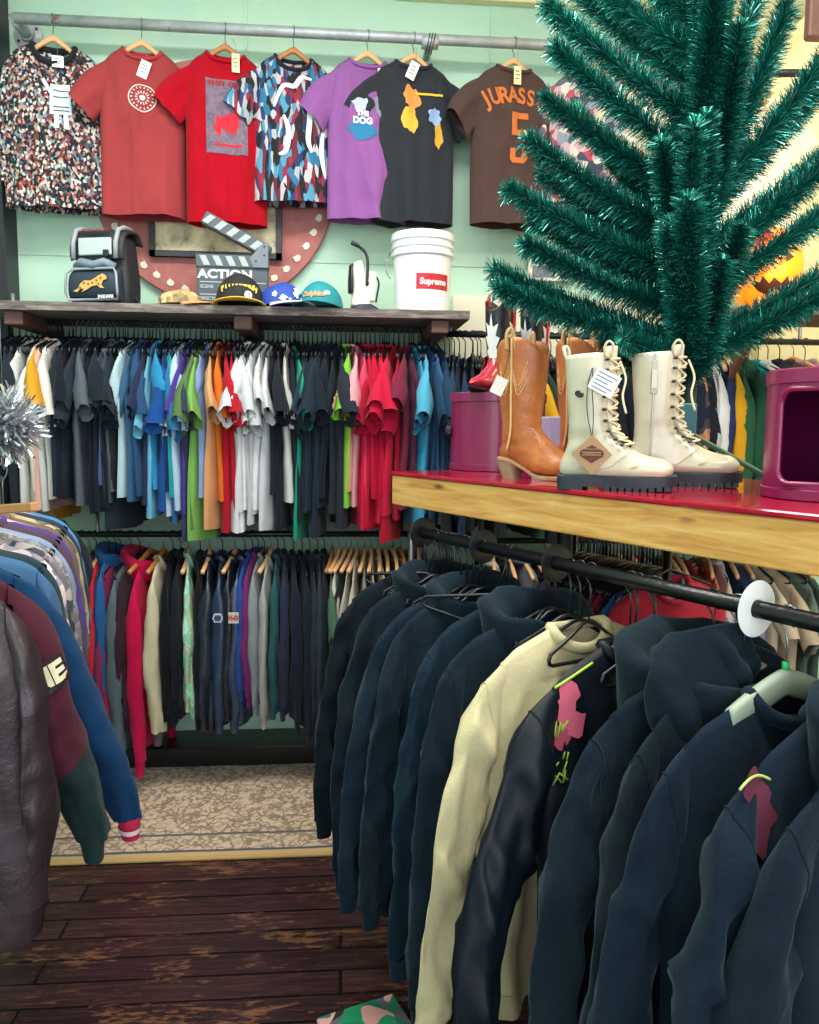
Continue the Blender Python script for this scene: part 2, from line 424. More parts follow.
# ================================================================ setting
WY = 3.78
def wall_mat():
    n = NT('mint wall'); co = n.coord('Object')
    a = n.noise(co, 1.3, 5, .6); b = n.noise(co, 18, 5, .7)
    c = n.ramp(a.outputs[0], [(.3, '#a6c9b4'), (.55, '#b3d6c1'), (.75, '#bedbc4')])
    c = n.mix(n.ramp(b.outputs[0], [(.62, '#000000'), (.78, '#8a8a8a')]), c, '#c6d2b8')
    n.l(c, n.b.inputs['Base Color']); n.b.inputs['Roughness'].default_value = .5; n.bump(b.outputs[0], .12, .01); return n.m
MWALL = wall_mat()
def floor_mat():
    n = NT('plank floor'); co = n.coord('Object')
    br = n.n('TexBrick', i_Scale=1.0, i_Mortar_Size=.0045, i_Brick_Width=2.3, i_Row_Height=.098, i_Bias=0.0); n.l(co, br.inputs['Vector']); br.offset = .37
    br.inputs['Color1'].default_value = lin('#3d2a2f'); br.inputs['Color2'].default_value = lin('#5c4141'); br.inputs['Mortar'].default_value = lin('#100a0c')
    st = n.coord('Object', (1.2, 14, 1)); g = n.noise(st, 5, 8, .65, .6)
    c = n.mix(.75, br.outputs[0], n.ramp(g.outputs[0], [(.28, '#2c2326'), (.5, '#7a6a66'), (.72, '#c0b0a8')]), 'OVERLAY')
    w = n.noise(n.coord('Object', (1, 2.6, 1)), 2.6, 8, .72, .3); w2 = n.noise(n.coord('Object', (1, 4, 1)), 14, 6, .75)
    mm_ = n.n('Math', operation='MULTIPLY'); n.l(w.outputs[0], mm_.inputs[0]); n.l(w2.outputs[0], mm_.inputs[1])
    c = n.mix(n.ramp(mm_.outputs[0], [(.285, '#000000'), (.34, '#b8b8b8')]), c, '#8f6444')
    n.l(c, n.b.inputs['Base Color'])
    n.l(n.ramp(w2.outputs[0], [(.3, '#484848'), (.7, '#8c8c8c')]), n.b.inputs['Roughness'])
    b2 = n.n('Bump', i_Strength=.5, i_Distance=.004, invert=True); n.l(br.outputs['Fac'], b2.inputs['Height'])
    b1 = n.n('Bump', i_Strength=.35, i_Distance=.004); n.l(g.outputs[0], b1.inputs['Height']); n.l(b2.outputs[0], b1.inputs['Normal']); n.l(b1.outputs[0], n.b.inputs['Normal'])
    return n.m
XL, XR, YB, ZC = -1.78, 3.6, -2.6, 3.75
struct(MB().box((XL-.1, YB, -.05), (XR+.1, WY+.1, 0)).build('floor', floor_mat(), smooth=False))
m = MB().box((XL-.1, WY, 0), (XR+.1, WY+.08, ZC)); wb = struct(m.build('wall_back', MWALL, smooth=False))
MCREAM = plain('#e9dfb2', .6, bump=.1, bs=8, name='cream paint')
# board joints on the back wall
MSEAM = plain('#8fae97', .6, name='joint')
k = 1
for px in (247, 490):
    x = atY(px, 120, WY).x; struct(MB().box((x-.006, WY-.006, 2.0), (x+.006, WY+.001, ZC)).build('trim_%d' % k, MWALL, smooth=False)); k += 1
for (py, xa, xb) in ((264, 330, 480),):
    p = atY(400, py, WY); x0 = atY(xa, py, WY).x; x1 = atY(xb, py, WY).x
    struct(MB().box((XL, WY-.005, p.z-.005), (atY(600, py, WY).x, WY+.001, p.z+.005)).build('trim_%d' % k, MWALL, smooth=False)); k += 1
p = atY(440, 3, WY)
struct(MB().box((atY(395, 3, WY).x, WY-.05, p.z-.0), (XR, WY, p.z+.14), bev=.006).build('trim_%d' % k, MCREAM, smooth=False)); k += 1
# cream lower panel right of the shelf
p0 = atY(452, 296, WY); p1 = atY(640, 352, WY)
struct(MB().box((p0.x, WY-.02, p1.z-.3), (XR, WY, p0.z), bev=.004).build('trim_%d' % k, plain('#d9d6c0', .6, name='cream boards'), smooth=False)); k += 1
# black post at the far left
px = atY(5, 150, WY-.1).x
struct(MB().box((px-.12, WY-.14, 0), (px, WY, ZC), bev=.004).build('trim_%d' % k, plain('#161a20', .5, name='black post'), smooth=False)); k += 1
struct(MB().box((XL-.1, YB, 0), (XL, WY, ZC)).build('wall_left', MWALL, smooth=False))
struct(MB().box((XR, YB, 0), (XR+.1, WY, ZC)).build('wall_right', MCREAM, smooth=False))
struct(MB().box((XL-.1, YB, ZC), (XR+.1, WY+.1, ZC+.1)).build('ceiling', plain('#d8dcc8', .8, name='ceiling paint'), smooth=False))
# cream pilaster / stair side at the upper right, standing forward of the back wall
q0 = atY(640, 100, 3.74)
struct(MB().box((q0.x, WY-.03, 1.9), (XR, WY+.0, ZC)).build('wall_cream', MCREAM, smooth=False))
q = atY(773, 60, 3.45)
struct(MB().prism([(q.x, 1.75), (q.x, q.z), (q.x+.35, q.z+.36), (XR, q.z+.36), (XR, 1.75)], .28, T(0, 3.45, 0)).build('wall_recess', plain('#ddd3a4', .6, name='yellowed paint'), smooth=False))
struct(MB().tube([V((q.x-.02, 3.43, q.z+.0)), V((q.x+.37, 3.43, q.z+.39))], .025, 4).build('trim_%d' % k, MCREAM, smooth=False)); k += 1
a = atz(806, 0, 2.6); b = atz(830, 60, 2.6)
# rusty bracket at the very top right corner
r_ = empty('metal_bracket', atz(822, 14, 2.6), 0, 'rusty brown metal bracket with a bolt hole in the top right corner', 'bracket')
mb = plain('#6d4c43', .6, .2, bump=.3, name='rust')
MB().box((-.05, -.02, -.08), (.25, .02, .14), bev=.006).build('plate', mb, r_, smooth=False)
MB().tube([(.0, -.03, .0), (.0, .0, .0)], .012, 8).build('bolt', plain('#141214', .5), r_)
MB().box((0.03, -.015, -.5), (.12, .015, -.08), T(ry=R(-14)), bev=.004).build('strap', mb, r_, smooth=False)
# ---------------------------------------------------------------- rug
def rug_mat():
    n = NT('rug pile'); co = n.coord('Object')
    nz = n.noise(co, 13, 2); mp = n.n('VectorMath', operation='MULTIPLY_ADD'); n.l(nz.outputs[1], mp.inputs[0]); mp.inputs[1].default_value = (.22,)*3; n.l(co, mp.inputs[2])
    w = n.n('TexVoronoi', i_Scale=15.0, feature='DISTANCE_TO_EDGE'); n.l(mp.outputs[0], w.inputs['Vector'])
    w2 = n.n('TexVoronoi', i_Scale=30.0); n.l(co, w2.inputs['Vector'])
    fine = n.noise(co, 55, 3, .6)
    c = n.ramp(fine.outputs[0], [(.3, '#a98f78'), (.5, '#bfa68c'), (.7, '#cbb89c')])
    c = n.mix(n.ramp(w.outputs[0], [(.06, '#dddddd'), (.12, '#000000')]), c, '#5a4239')
    c = n.mix(n.ramp(w2.outputs[0], [(.16, '#dddddd'), (.24, '#000000')]), c, '#7c4a40')
    s = n.n('SeparateXYZ'); n.l(co, s.inputs[0])
    # border bands across the pile (pattern of the rug itself)
    bd = n.ramp(s.outputs[1], [(0, '#b99a68'), (.035, '#3d3f4e'), (.05, '#cdb48e'), (.155, '#4a4450'), (.17, '#cdb48e')], 'CONSTANT')
    msk = n.ramp(s.outputs[1], [(0, '#ffffff'), (.05, '#404040'), (.155, '#ffffff'), (.17, '#000000')], 'CONSTANT')
    c = n.mix(msk, c, bd)
    n.l(c, n.b.inputs['Base Color']); n.b.inputs['Roughness'].default_value = 1; n.b.inputs['Sheen Weight'].default_value = .3
    n.bump(fine.outputs[0], .5, .004); return n.m
pf = atH(200, 857, 0.012); xa = -1.5; xb = .9
m = MB(); NX, NY = 60, 16; W_ = xb-xa; D_ = .92
for top in (1, 0):
    vs = [(i/NX*W_, j/NY*D_, (.012+.003*noise.noise(V((i*.3, j*.4, 0)))) if top else 0) for j in range(NY+1) for i in range(NX+1)]
    m.add(vs, [(j*(NX+1)+i, j*(NX+1)+i+1, (j+1)*(NX+1)+i+1, (j+1)*(NX+1)+i) for j in range(NY) for i in range(NX)])
rug = empty('floor_rug', (xa, pf.y, 0), 0, 'beige floral patterned rug lying on the plank floor before the jackets', 'rug')
m.build('pile', rug_mat(), rug)
MB().tube([(i/20*W_, -.004, .009) for i in range(21)], .009, 6).build('binding', fabric('#b08f5e'), rug)
# green mat at the bottom edge
pg = atH(316, 1022, 0); p2 = atH(396, 996, 0)
g_ = empty('floor_mat', (pg.x, pg.y, 0), atan2(p2.y-pg.y, p2.x-pg.x), 'green mat with dark and pink camouflage blotches on the floorboards', 'mat')
MB().box((0, -.5, 0), (.22, 0, .012), bev=.003).build('mat_surface', patterned('green blotch', ['#0e7a55', '#0f8a5c', '#16201f', '#5a5f68', '#d49a96', '#0c6b4c'], 22, dist=.2), g_, smooth=False)
# ---------------------------------------------------------------- low black platform under the jackets
pb = atH(300, 748, .1)
o = MB().box((-1.62, 3.56, 0), (2.6, WY-.005, .10), bev=.006).build('low_platform', plain('#0d0e12', .3, name='black gloss'), smooth=False)
tag(o, 'low black platform along the wall under the jacket rail', 'platform')
# ---------------------------------------------------------------- wall shelf
SZ = atY(300, 307, 3.2).z          # top edge of the shelf front
def wood_dark():
    n = NT('weathered wood'); a = n.noise(n.coord('Object', (1, 9, 9)), 6, 8, .7, .5)
    n.l(n.ramp(a.outputs[0], [(.3, '#3c3434'), (.5, '#6b6060'), (.7, '#a0968c')]), n.b.inputs['Base Color']); n.b.inputs['Roughness'].default_value = .8; n.bump(a.outputs[0], .5, .006); return n.m
MWD = wood_dark()
xs0 = -1.66; xs1 = atY(470, 310, 3.2).x
sh = empty('wall_shelf', (xs0, 3.2, SZ), 0, 'long weathered wooden shelf on the mint wall above the tee rail', 'shelf')
m = MB(); N = 60
vs = []
for i in range(N+1):
    x = (xs1-xs0)*i/N; j = .006*noise.noise(V((i*.9, 3, 0)))+.004*noise.noise(V((i*3.1, 5, 0)))
    vs += [(x, 0+j, 0), (x, .52, 0), (x, .52, -.032), (x, .004+j*1.5, -.032+j*.5)]
fs = [(i*4+k2, i*4+(k2+1) % 4, i*4+4+(k2+1) % 4, i*4+4+k2) for i in range(N) for k2 in range(4)]+[(0, 1, 2, 3), (N*4, N*4+1, N*4+2, N*4+3)]
m.add(vs, fs).build('board', MWD, sh, smooth=False)
MB().box((0, .49, -.12), (xs1-xs0, .515, -.034), bev=.003).build('cleat', plain('#8fa898', .7), sh, smooth=False)
for px in (14, 243, 440):
    x = atY(px, 318, 3.24).x-xs0
    MB().box((x-.035, .03, -.085), (x+.035, .5, -.034), bev=.004).build('bracket', plain('#5b3d3a', .7, bump=.4, bs=30, name='brown block'), sh, smooth=False)
# ---------------------------------------------------------------- round dusty red board with paisley border
c0 = atY(215, 184, WY-.03); rad = 118/(F/ (c0-CAM).dot(fw))
dr = empty('round_board', (c0.x, WY-.04, c0.z), 0, 'large round dusty red board with white paisley border behind the tees', 'wall art')
mred = plain('#a4615c', .7, bump=.2, bs=20, var=.12, name='dusty red')
MB().lathe([(0, 0), (rad, 0), (rad+.004, -.008), (rad, -.025), (0, -.025)], 72, M=T(rx=R(90))).xf(T(y=-.0)).build('disc', mred, dr, auto=30)
mw = plain('#d8cfc0', .7, name='paint white')
for i in range(44):
    a = 2*pi*i/44; m = MB(); s = .017
    out = [(cos(t)*s*(1-.0*t), sin(t)*s*.8) for t in [j*2*pi/12 for j in range(10)]]+[(s*1.5, -s*1.3), (s*.6, -s*.9)]
    m.prism(out, .003); m.xf(T(cos(a)*(rad-.045), -.005, sin(a)*(rad-.045), ry=-a+R(90)))
    m.build('paisley_motif', mw, dr, smooth=False)
# weathered framed panel in its middle
def agedmat():
    n = NT('aged cream'); a = n.noise(n.coord(), 9, 8, .75, .4)
    n.l(n.ramp(a.outputs[0], [(.3, '#5a5347'), (.42, '#b9ab8c'), (.6, '#d9cfae'), (.75, '#e8dfc4')]), n.b.inputs['Base Color']); n.b.inputs['Roughness'].default_value = .8; return n.m
pa = atY(150, 256, WY-.06); pc = atY(281, 120, WY-.06); lw = .025
w2, h2 = (pc.x-pa.x)/2, (pc.z-pa.z)/2; cc = V(((pa.x+pc.x)/2, 0, (pa.z+pc.z)/2))-V((c0.x, 0, c0.z))
MB().box((cc.x-w2, -.02, cc.z-h2), (cc.x+w2, -.006, cc.z+h2)).build('aged_panel', agedmat(), dr, smooth=False)
m = MB()
for (a, b) in (((-w2, -h2), (w2, -h2+lw)), ((-w2, h2-lw), (w2, h2)), ((-w2, -h2), (-w2+lw, h2)), ((w2-lw, -h2), (w2, h2))):
    m.box((cc.x+a[0], -.034, cc.z+a[1]), (cc.x+b[0], -.006, cc.z+b[1]))
m.build('black_frame', plain('#22252c', .5), dr, smooth=False)
# ---------------------------------------------------------------- galvanised pipe
PY = 3.62
pA = atY(14, 18, PY); pB = atY(700, 53, PY)
pipe = empty('hanging_pipe', pA, 0, 'grey galvanised pipe high on the wall carrying the display tees', 'pipe')
d = pB-pA
def pipemat():
    n = NT('galvanised'); a = n.noise(n.coord('Object', (1, 1, 1)), 9, 6, .7)
    c = n.ramp(a.outputs[0], [(.3, '#8f969c'), (.6, '#b9bec4'), (.68, '#9c7a68'), (.74, '#a9693c')]); n.l(c, n.b.inputs['Base Color'])
    n.b.inputs['Metallic'].default_value = .35; n.b.inputs['Roughness'].default_value = .45; return n.m
MP = pipemat()
MB().tube([(0, 0, 0), d], .022, 16).build('pipe', MP, pipe)
MB().tube([(0, 0, 0), (0, .16, 0)], .024, 12).build('pipe_elbow', MP, pipe)
m = MB(); m.lathe([(.0, 0), (.06, 0), (.06, .01), (.033, .014), (.03, .035), (0, .035)], 28, M=T(y=.158, rx=R(90))); 
m.build('flange', MP, pipe, auto=35)
for k2 in range(4):
    MB().tube([(cos(k2*pi/2+.6)*.046, .15, sin(k2*pi/2+.6)*.046), (cos(k2*pi/2+.6)*.046, .14, sin(k2*pi/2+.6)*.046)], .006, 6).build('screw', plain('#4a4c50', .4, .6), pipe)
cx_ = atY(430, 42, PY)-pA
MB().tube([cx_-V((.035, 0, 0)), cx_+V((.035, 0, 0))], .03, 14).build('pipe_coupling', MP, pipe)
MB().tube([cx_+V((0, 0, 0)), cx_+V((0, .15, 0))], .016, 10).build('wall_stub', MP, pipe)
mw_ = MB()
for k2 in range(3): mw_.tube([cx_+V((-.01+.012*k2+.03*sin(a)*.3, .034*cos(a), -.008+.042*sin(a))) for a in [j*pi/8 for j in range(16)]], .0022, 5, closed=True)
mw_.build('tie_wire', plain('#3a3c40', .5, .5), pipe)
# ================================================================ display tees on the pipe
def pipe_at(px):
    best = min(range(0, 401), key=lambda i: abs(proj(pA+d*(i/400))[0]-px)); return pA+d*(best/400)
WOODL = plain('#d9a878', .5, name='light hanger wood', bump=.1, bs=20)
WOODD = plain('#b0713c', .5, name='hanger wood')
STEEL = plain('#7c8288', .3, .8, name='steel wire')
def wood_hanger(P, rz, mat, label, group=None, w=.16, ty=0, arms=None):
    h = empty('wooden_hanger', P, rz, label, 'hanger', group); h.rotation_euler = (0, ty, rz)
    m = hook_mesh(.022, -.062); m.build('hook', STEEL, h); (hanger_wood_arms(w, drop=.085)).build('arms', mat, h)
    return h
def price_tag(root, x, z, w, h, hexc, g, ry=.1, lines=3, string=True, name='price_tag', off=.012):
    p = g.surf(x, z, True, off); t = MB(); t.box((-w/2, -.0008, -h), (w/2, .0008, 0), T(p.x, p.y, p.z, ry=ry)); o = t.build(name, plain(hexc, .5, name='card'), root, smooth=False)
    m = MB()
    for i in range(lines): m.box((-w*.3, -.0014, -h*(.3+.2*i)), (w*.3*(1 if i % 2 else .6), -.0009, -h*(.3+.2*i)+h*.05), T(p.x, p.y, p.z, ry=ry))
    if lines: m.build('writing', plain('#4b4f58', .6), o, smooth=False)
    if string: MB().tube([p, p+V((.0, -.004, .035)), V((x*.6, p.y-.0, p.z+.06))], .0008, 5).build('string', plain('#8b7a60'), o)
    return o
def arc_text(st, size, cx, cz, rad, spread, bold=.004, sx=1.0):
    m = MB(); n = len(st)
    for i, ch in enumerate(st):
        if ch == ' ': continue
        a = -spread/2+spread*i/(n-1); t = text(ch, size, bold, sx=sx)
        t.xf(T(cx+rad*sin(a), 0, cz+rad*cos(a)-rad, ry=a)); m.add(t.v, t.f)
    return m
def blob(seed, cx, cz, rx, rz, n=26, k=.3):
    return poly([(cx+rx*cos(2*pi*i/n)*(1+k*noise.noise(V((cos(2*pi*i/n)*1.5+seed, sin(2*pi*i/n)*1.5, 0)))*2), cz+rz*sin(2*pi*i/n)*(1+k*noise.noise(V((cos(2*pi*i/n)*1.5, sin(2*pi*i/n)*1.5, seed)))*2)) for i in range(n)])
JK = patterned('crowd print', ['#101219', '#171c29', '#bdb4af', '#963833', '#0d0f15', '#748896', '#b18772', '#1f273c', '#0b0c11', '#c5c1be', '#643231', '#3e5662'], 105, (1, 1, .8), dist=.02)
TP = patterned('ribbon print', ['#111218', '#831f3b', '#b1aeb4', '#266890', '#0e1016', '#173362', '#111218', '#a4a0a7', '#651731', '#4989a7'], 42, (1.5, 1, .45), dist=.12)
dk = fabric('#24262b')
def disp(px, name, label, mat, rz=R(10), wood=WOODL, **kw):
    P = pipe_at(px); hw = kw.pop('hw', .125); ty = kw.pop('ty', 0)
    wood_hanger(P, rz, wood, 'wooden hanger on the pipe holding the '+kw.pop('hl'), 'wooden hangers on the galvanised pipe', hw, ty)
    nk = kw.pop('neckm', None); base = dict(nu=56, nv=56, fold=.02, T=.055, sth=1.25, zt=-.098, sout=1.7, sl=.85); base.update(kw); base['L'] -= .055
    g = Garment(rnd.randint(1, 99), **base)
    r, o = hang(g, P, rz, mat, name, label, 'shirt', neck=nk); r.rotation_euler = (0, ty, rz)
    r['group'] = 'shirts displayed on the pipe'; del r['group']
    return g, r
# 1 crowd print long shirt
g, r = disp(52, 'long_sleeve_shirt', 'black shirt with all-over crowd photo print, leftmost on the pipe', JK, hl='crowd print shirt', sw=.175, bw=.20, L=.72, sleeve='long', SL=.66, neckm=dk, nd=.085, nw=.085, sth=.7)
m = MB()
for pp in (poly([(-.045, -.335), (.04, -.33), (.035, -.21), (-.04, -.21)]), poly([(-.075, -.20), (-.065, -.185), (-.03, -.25), (-.04, -.26)]), poly([(.075, -.20), (.065, -.185), (.03, -.25), (.04, -.26)]), poly([(-.03, -.39), (-.01, -.39), (-.008, -.33), (-.025, -.33)]), poly([(.03, -.39), (.01, -.39), (.008, -.33), (.025, -.33)])):
    m.add(pp.v, pp.f)
m.v = [p-V((-.03, 0, .06)) for p in m.v]; g.decal(m, off=.004).build('cup_print', plain('#c9d6de', .8), r)
m = MB()
for zz in (-.235, -.26): p_ = poly([(-.03, zz), (.028, zz), (.028, zz-.004), (-.03, zz-.004)]); m.add(p_.v, p_.f)
for zz in (-.3, -.315): p_ = poly([(-.03, zz), (.03, zz), (.03, zz-.004), (-.03, zz-.004)]); m.add(p_.v, p_.f)
m.v = [p-V((-.03, 0, .06)) for p in m.v]; g.decal(m, off=.0055).build('print_detail', plain('#2a3038', .8), r)
price_tag(r, .02, -.155, .045, .045, '#e8e6e2', g, 0, 3)
# 2 terracotta
g, r = disp(141, 't_shirt', 'faded terracotta tee with round white chest emblem and white tag', fabric('#963a3d'), hl='terracotta tee', sw=.15, bw=.17, L=.74, nd=.05, neckm=fabric('#a8383c'))
m = ringpoly(.0, -.315, .052, .057)
for rr, nn, ln in ((.043, 18, .008), (.024, 14, .01)):
    for i in range(nn):
        a = 2*pi*i/nn; b = poly([(-.002, -ln/2), (.003, -ln/2), (.003, ln/2), (-.002, ln/2)]); b.xf(T(.0+rr*cos(a), 0, -.315+rr*sin(a), ry=-a+pi/2)); m.add(b.v, b.f)
e = poly(ellipse(.0, -.315, .012, .012, 18)); m.add(e.v, e.f)
g.decal(m, off=.004).build('chest_emblem', plain('#e0c4c0', .8), r)
price_tag(r, .02, -.16, .042, .07, '#ecebea', g, .35, 3)
# 3 red
g, r = disp(226, 't_shirt', 'bright red tee with square purple-grey photo print and cream tag', fabric('#a20a1d'), wood=WOODD, hl='bright red tee', sw=.15, bw=.165, L=.76, nd=.045)
g.decal(poly([(-.085, -.53), (.085, -.53), (.085, -.22), (-.085, -.22)]), off=.003).build('photo_print', patterned('purple photo', ['#4d3f55', '#7a6678', '#5d5064', '#8a7686'], 14, kind='noise'), r)
m = blob(3, .01, -.40, .05, .035); 
b = poly([(-.05, -.49), (.07, -.49), (.07, -.50), (-.05, -.50)]); m.add(b.v, b.f)
b = blob(9, .045, -.345, .018, .05); m.add(b.v, b.f); b = blob(5, -.035, -.42, .014, .04); m.add(b.v, b.f)
g.decal(m, off=.0045).build('figure_print', plain('#d8152c', .8), r)
m = MB()
for k in range(11):
    if k != 5: m.box((-.072+k*.0135, 0, -.247-.002*(k % 2)), (-.063+k*.0135, .0004, -.229))
g.decal(m, off=.005).build('print_lettering', plain('#b0101f', .8), r)
price_tag(r, .04, -.11, .032, .075, '#e5d9a8', g, 0, 3)
# 4 ribbon print
g, r = disp(293, 't_shirt', 'black sweatshirt with all-over blue, white and crimson ribbon pattern', TP, wood=WOODD, hl='ribbon patterned shirt', sw=.155, bw=.165, L=.66, sleeve='short', nd=.065, neckm=dk)
m = MB()
def ribbon(pts, w):
    n = 26; vs = []
    for i in range(n+1):
        a = crom([(x, 0, z) for x, z in pts], i/n); b = crom([(x, 0, z) for x, z in pts], min(1, i/n+.02)); c = crom([(x, 0, z) for x, z in pts], max(0, i/n-.02)); dd = (b-c).normalized(); q = V((-dd.z, 0, dd.x)); ww = w*(.4+.6*sin(pi*i/n)); vs += [a+q*ww, a-q*ww]
    return vs, [(2*i, 2*i+1, 2*i+3, 2*i+2) for i in range(n)]
for pts in ([(-.09, -.33), (-.05, -.24), (0, -.23), (.03, -.19), (.07, -.20)], [(.05, -.25), (.06, -.36), (.055, -.45), (.07, -.5)], [(-.05, -.36), (-.03, -.42), (-.04, -.5), (-.07, -.52)], [(.12, -.4), (.11, -.5), (.13, -.6)]):
    m.add(*ribbon(pts, .011))
g.decal(m, off=.004).build('white_ribbon_print', plain('#e6e3e4', .8), r)
# 5 purple
g, r = disp(368, 't_shirt', 'lilac purple tee, partly behind the charcoal tee', fabric('#885593'), hl='lilac purple tee', sw=.155, bw=.17, L=.73, nd=.04)
g.decal(blob(2, -.035, -.41, .05, .045), off=.003).build('blue_print', plain('#1f6fa0', .8), r)
g.decal(blob(12, .06, -.30, .045, .05), off=.003).build('grey_print', plain('#7e7a86', .8), r)
m = blob(7, -.04, -.30, .035, .035); g.decal(m, off=.003).build('pale_print', plain('#a9b3c4', .8), r)
g.decal(text('THE', .028, .002).xf(T(-.035, 0, -.345)), off=.006).build('print_text', plain('#e9eaf0', .8), r)
g.decal(text('DOG', .036, .002).xf(T(-.035, 0, -.375)), off=.006).build('print_text', plain('#e9eaf0', .8), r)
price_tag(r, .055, -.14, .034, .08, '#dfe3c6', g, .05, 3)
# 6 charcoal
g, r = disp(414, 't_shirt', 'charcoal tee with orange and yellow front print and white tag', fabric('#2c2f35'), hl='charcoal tee', sw=.165, bw=.18, L=.73, nd=.035)
for nm, args, c_ in (('orange_print', (21, -.02, -.26, .04, .05), '#d18a45'), ('yellow_print', (31, -.03, -.36, .035, .06), '#d2a73a'), ('blue_print', (14, .085, -.33, .03, .035), '#8aa6cf'), ('yellow_print', (25, .10, -.41, .02, .05), '#c99a2e')):
    g.decal(blob(*args), off=.003).build(nm, plain(c_, .8), r)
g.decal(poly([(.0, -.235), (.12, -.235), (.12, -.245), (.0, -.245)]), off=.005).build('yellow_bar', plain('#d9b32e', .8), r)
price_tag(r, -.0, -.115, .04, .075, '#eeeeec', g, .4, 3)
# 7 brown jersey
g, r = disp(514, 't_shirt', 'brown tee with arched orange letters and an orange number five', fabric('#4c3a37'), hl='brown lettered tee', rz=R(12), sw=.165, bw=.185, L=.73, nd=.03)
mo = plain('#c0662a', .8, name='orange ink')
g.decal(arc_text('JURASSIC', .10, 0.0, -.235, .40, .72, .003, .72), off=.004, maxlen=.015).build('jersey_lettering', mo, r)
five = MB()
for pp in ([(-.032, -.265), (.044, -.265), (.044, -.29), (-.006, -.29), (-.006, -.335), (.032, -.335), (.046, -.352), (.046, -.452), (.032, -.47), (-.02, -.47), (-.032, -.452), (-.032, -.41), (-.008, -.41), (-.008, -.447), (.02, -.447), (.02, -.36), (-.032, -.36)],): 
    b = poly(pp); five.add([p-V((0, 0, .045)) for p in b.v], b.f)
g.decal(five, off=.004, maxlen=.015).build('number_five', mo, r)
price_tag(r, .0, -.11, .034, .075, '#dcd9a5', g, 0, 3)
# partly hidden shirts behind the tree
g, r = disp(594, 't_shirt', 'pink and grey patchwork print shirt half hidden by tinsel tree', patterned('patchwork', ['#c8a6ae', '#5d6474', '#b44a5c', '#8a93a0', '#d9c7c2', '#3f4658'], 26), hl='patchwork shirt', rz=R(-4), sw=.17, bw=.18, L=.62, neckm=dk)
g, r = disp(648, 't_shirt', 'cream tee on the pipe seen between the tinsel branches', fabric('#e2dcc4'), hl='cream tee', rz=0, sw=.17, bw=.18, L=.7)
# white jersey at the right, hanging nearer
PJ = atz(752, 76, 3.0)
wood_hanger(PJ, R(-15), plain('#e08a32', .5), 'orange wood hanger holding the cream and red jersey at right', None, .15)
g = Garment(88, sw=.18, bw=.2, L=.66, nu=36, nv=36, fold=.014, T=.05, nd=.05)
r, _ = hang(g, PJ, R(-15), fabric('#e8dfc4'), 't_shirt', 'cream jersey with a red chest bar behind the right branches', 'shirt')
g.decal(poly([(-.11, -.225), (-.02, -.225), (-.02, -.255), (-.11, -.255)]), off=.004).build('red_bar', plain('#d42540', .8), r)
m = MB(); m.tube([PJ+V((-.2, 0, 0)), PJ+V((1.1, -.15, 0))], .014, 10); tag(m.build('hanging_rail', plain('#3a3c40', .4, .5)), 'dark rail behind the right branches carrying a cream jersey', 'rail')
# framed red and white sign behind tree
a = atY(528, 248, WY-.02); b = atY(572, 282, WY-.02)
s_ = empty('wall_sign', (a.x, WY-.022, b.z), 0, 'small red and white printed sign on the wall behind tinsel tree', 'sign')
MB().box((0, -.012, 0), (b.x-a.x, 0, a.z-b.z), bev=.002).build('board', plain('#d9d4c8', .6), s_, smooth=False)
w_ = b.x-a.x; h_ = a.z-b.z
MB().box((.02, -.014, h_*.55), (w_-.02, -.0115, h_-.015)).build('red_panel', plain('#c8473a', .6), s_, smooth=False)
MB().box((.02, -.014, .015), (w_*.6, -.0115, h_*.45)).build('grey_panel', plain('#6d7480', .6), s_, smooth=False)
# ================================================================ things on the wall shelf
def on_shelf(px, Y): return V((atY(px, 300, Y).x, Y, SZ))
# backpack
BK = plain('#1a1d24', .6, bump=.2, bs=200, name='black nylon'); GR = plain('#8e959c', .5, bump=.2, bs=120, name='grey nylon'); SIL = plain('#b9c0c6', .35, .3, name='silver vinyl'); NV = plain('#1b2a3c', .6, name='navy nylon')
P = on_shelf(109, 3.36); bp = empty('backpack', P, R(-14), 'black and grey backpack with an orange leaping cat on its pocket', 'backpack'); bp.scale = (.86, .86, .87)
m = MB(); m.loft([(-.13, .0, .005), (-.135, 0, .1), (-.125, 0, .22), (-.115, 0, .30), (-.09, 0, .325)], [(.13, .0, .005), (.135, 0, .1), (.125, 0, .22), (.115, 0, .30), (.09, 0, .325)], [.075, .08, .075, .07, .03], 16, 28, flat=5); m.build('pack', BK, bp)
m = MB(); m.loft([(-.125, -.085, .012), (-.125, -.105, .05), (-.12, -.105, .12), (-.115, -.085, .158)], [(.125, -.085, .012), (.125, -.105, .05), (.12, -.105, .12), (.115, -.085, .158)], [.028, .04, .04, .02], 10, 28, flat=5); pk = m.build('front_pocket', NV, bp)
m = MB(); m.tube([(-.12, -.135, .02), (-.125, -.15, .05), (-.12, -.148, .13), (-.10, -.13, .155), (.10, -.13, .155), (.12, -.148, .13), (.125, -.15, .05), (.12, -.135, .02)], .006, 6, closed=True); m.build('piping', GR, pk)
cat = MB()
cat.prism([(-.085, .045), (-.06, .055), (-.05, .075), (-.03, .09), (.0, .088), (.02, .098), (.04, .11), (.06, .118), (.075, .108), (.078, .095), (.06, .088), (.05, .07), (.065, .055), (.045, .058), (.03, .07), (.0, .062), (-.02, .05), (-.045, .04), (-.03, .055), (-.05, .055), (-.065, .04)], .004, T(0, -.155, .01))
cat.build('leaping_cat_emblem', plain('#e0a35a', .6), pk, smooth=False)
m = MB()
for x, z in ((-.03, .085), (-.01, .08), (.01, .085), (.03, .095), (.05, .105), (-.05, .065), (.04, .08)): m.box((x-.003, -.158, z), (x+.003, -.153, z+.008))
m.build('emblem_spots', plain('#6c4322', .6), pk, smooth=False)
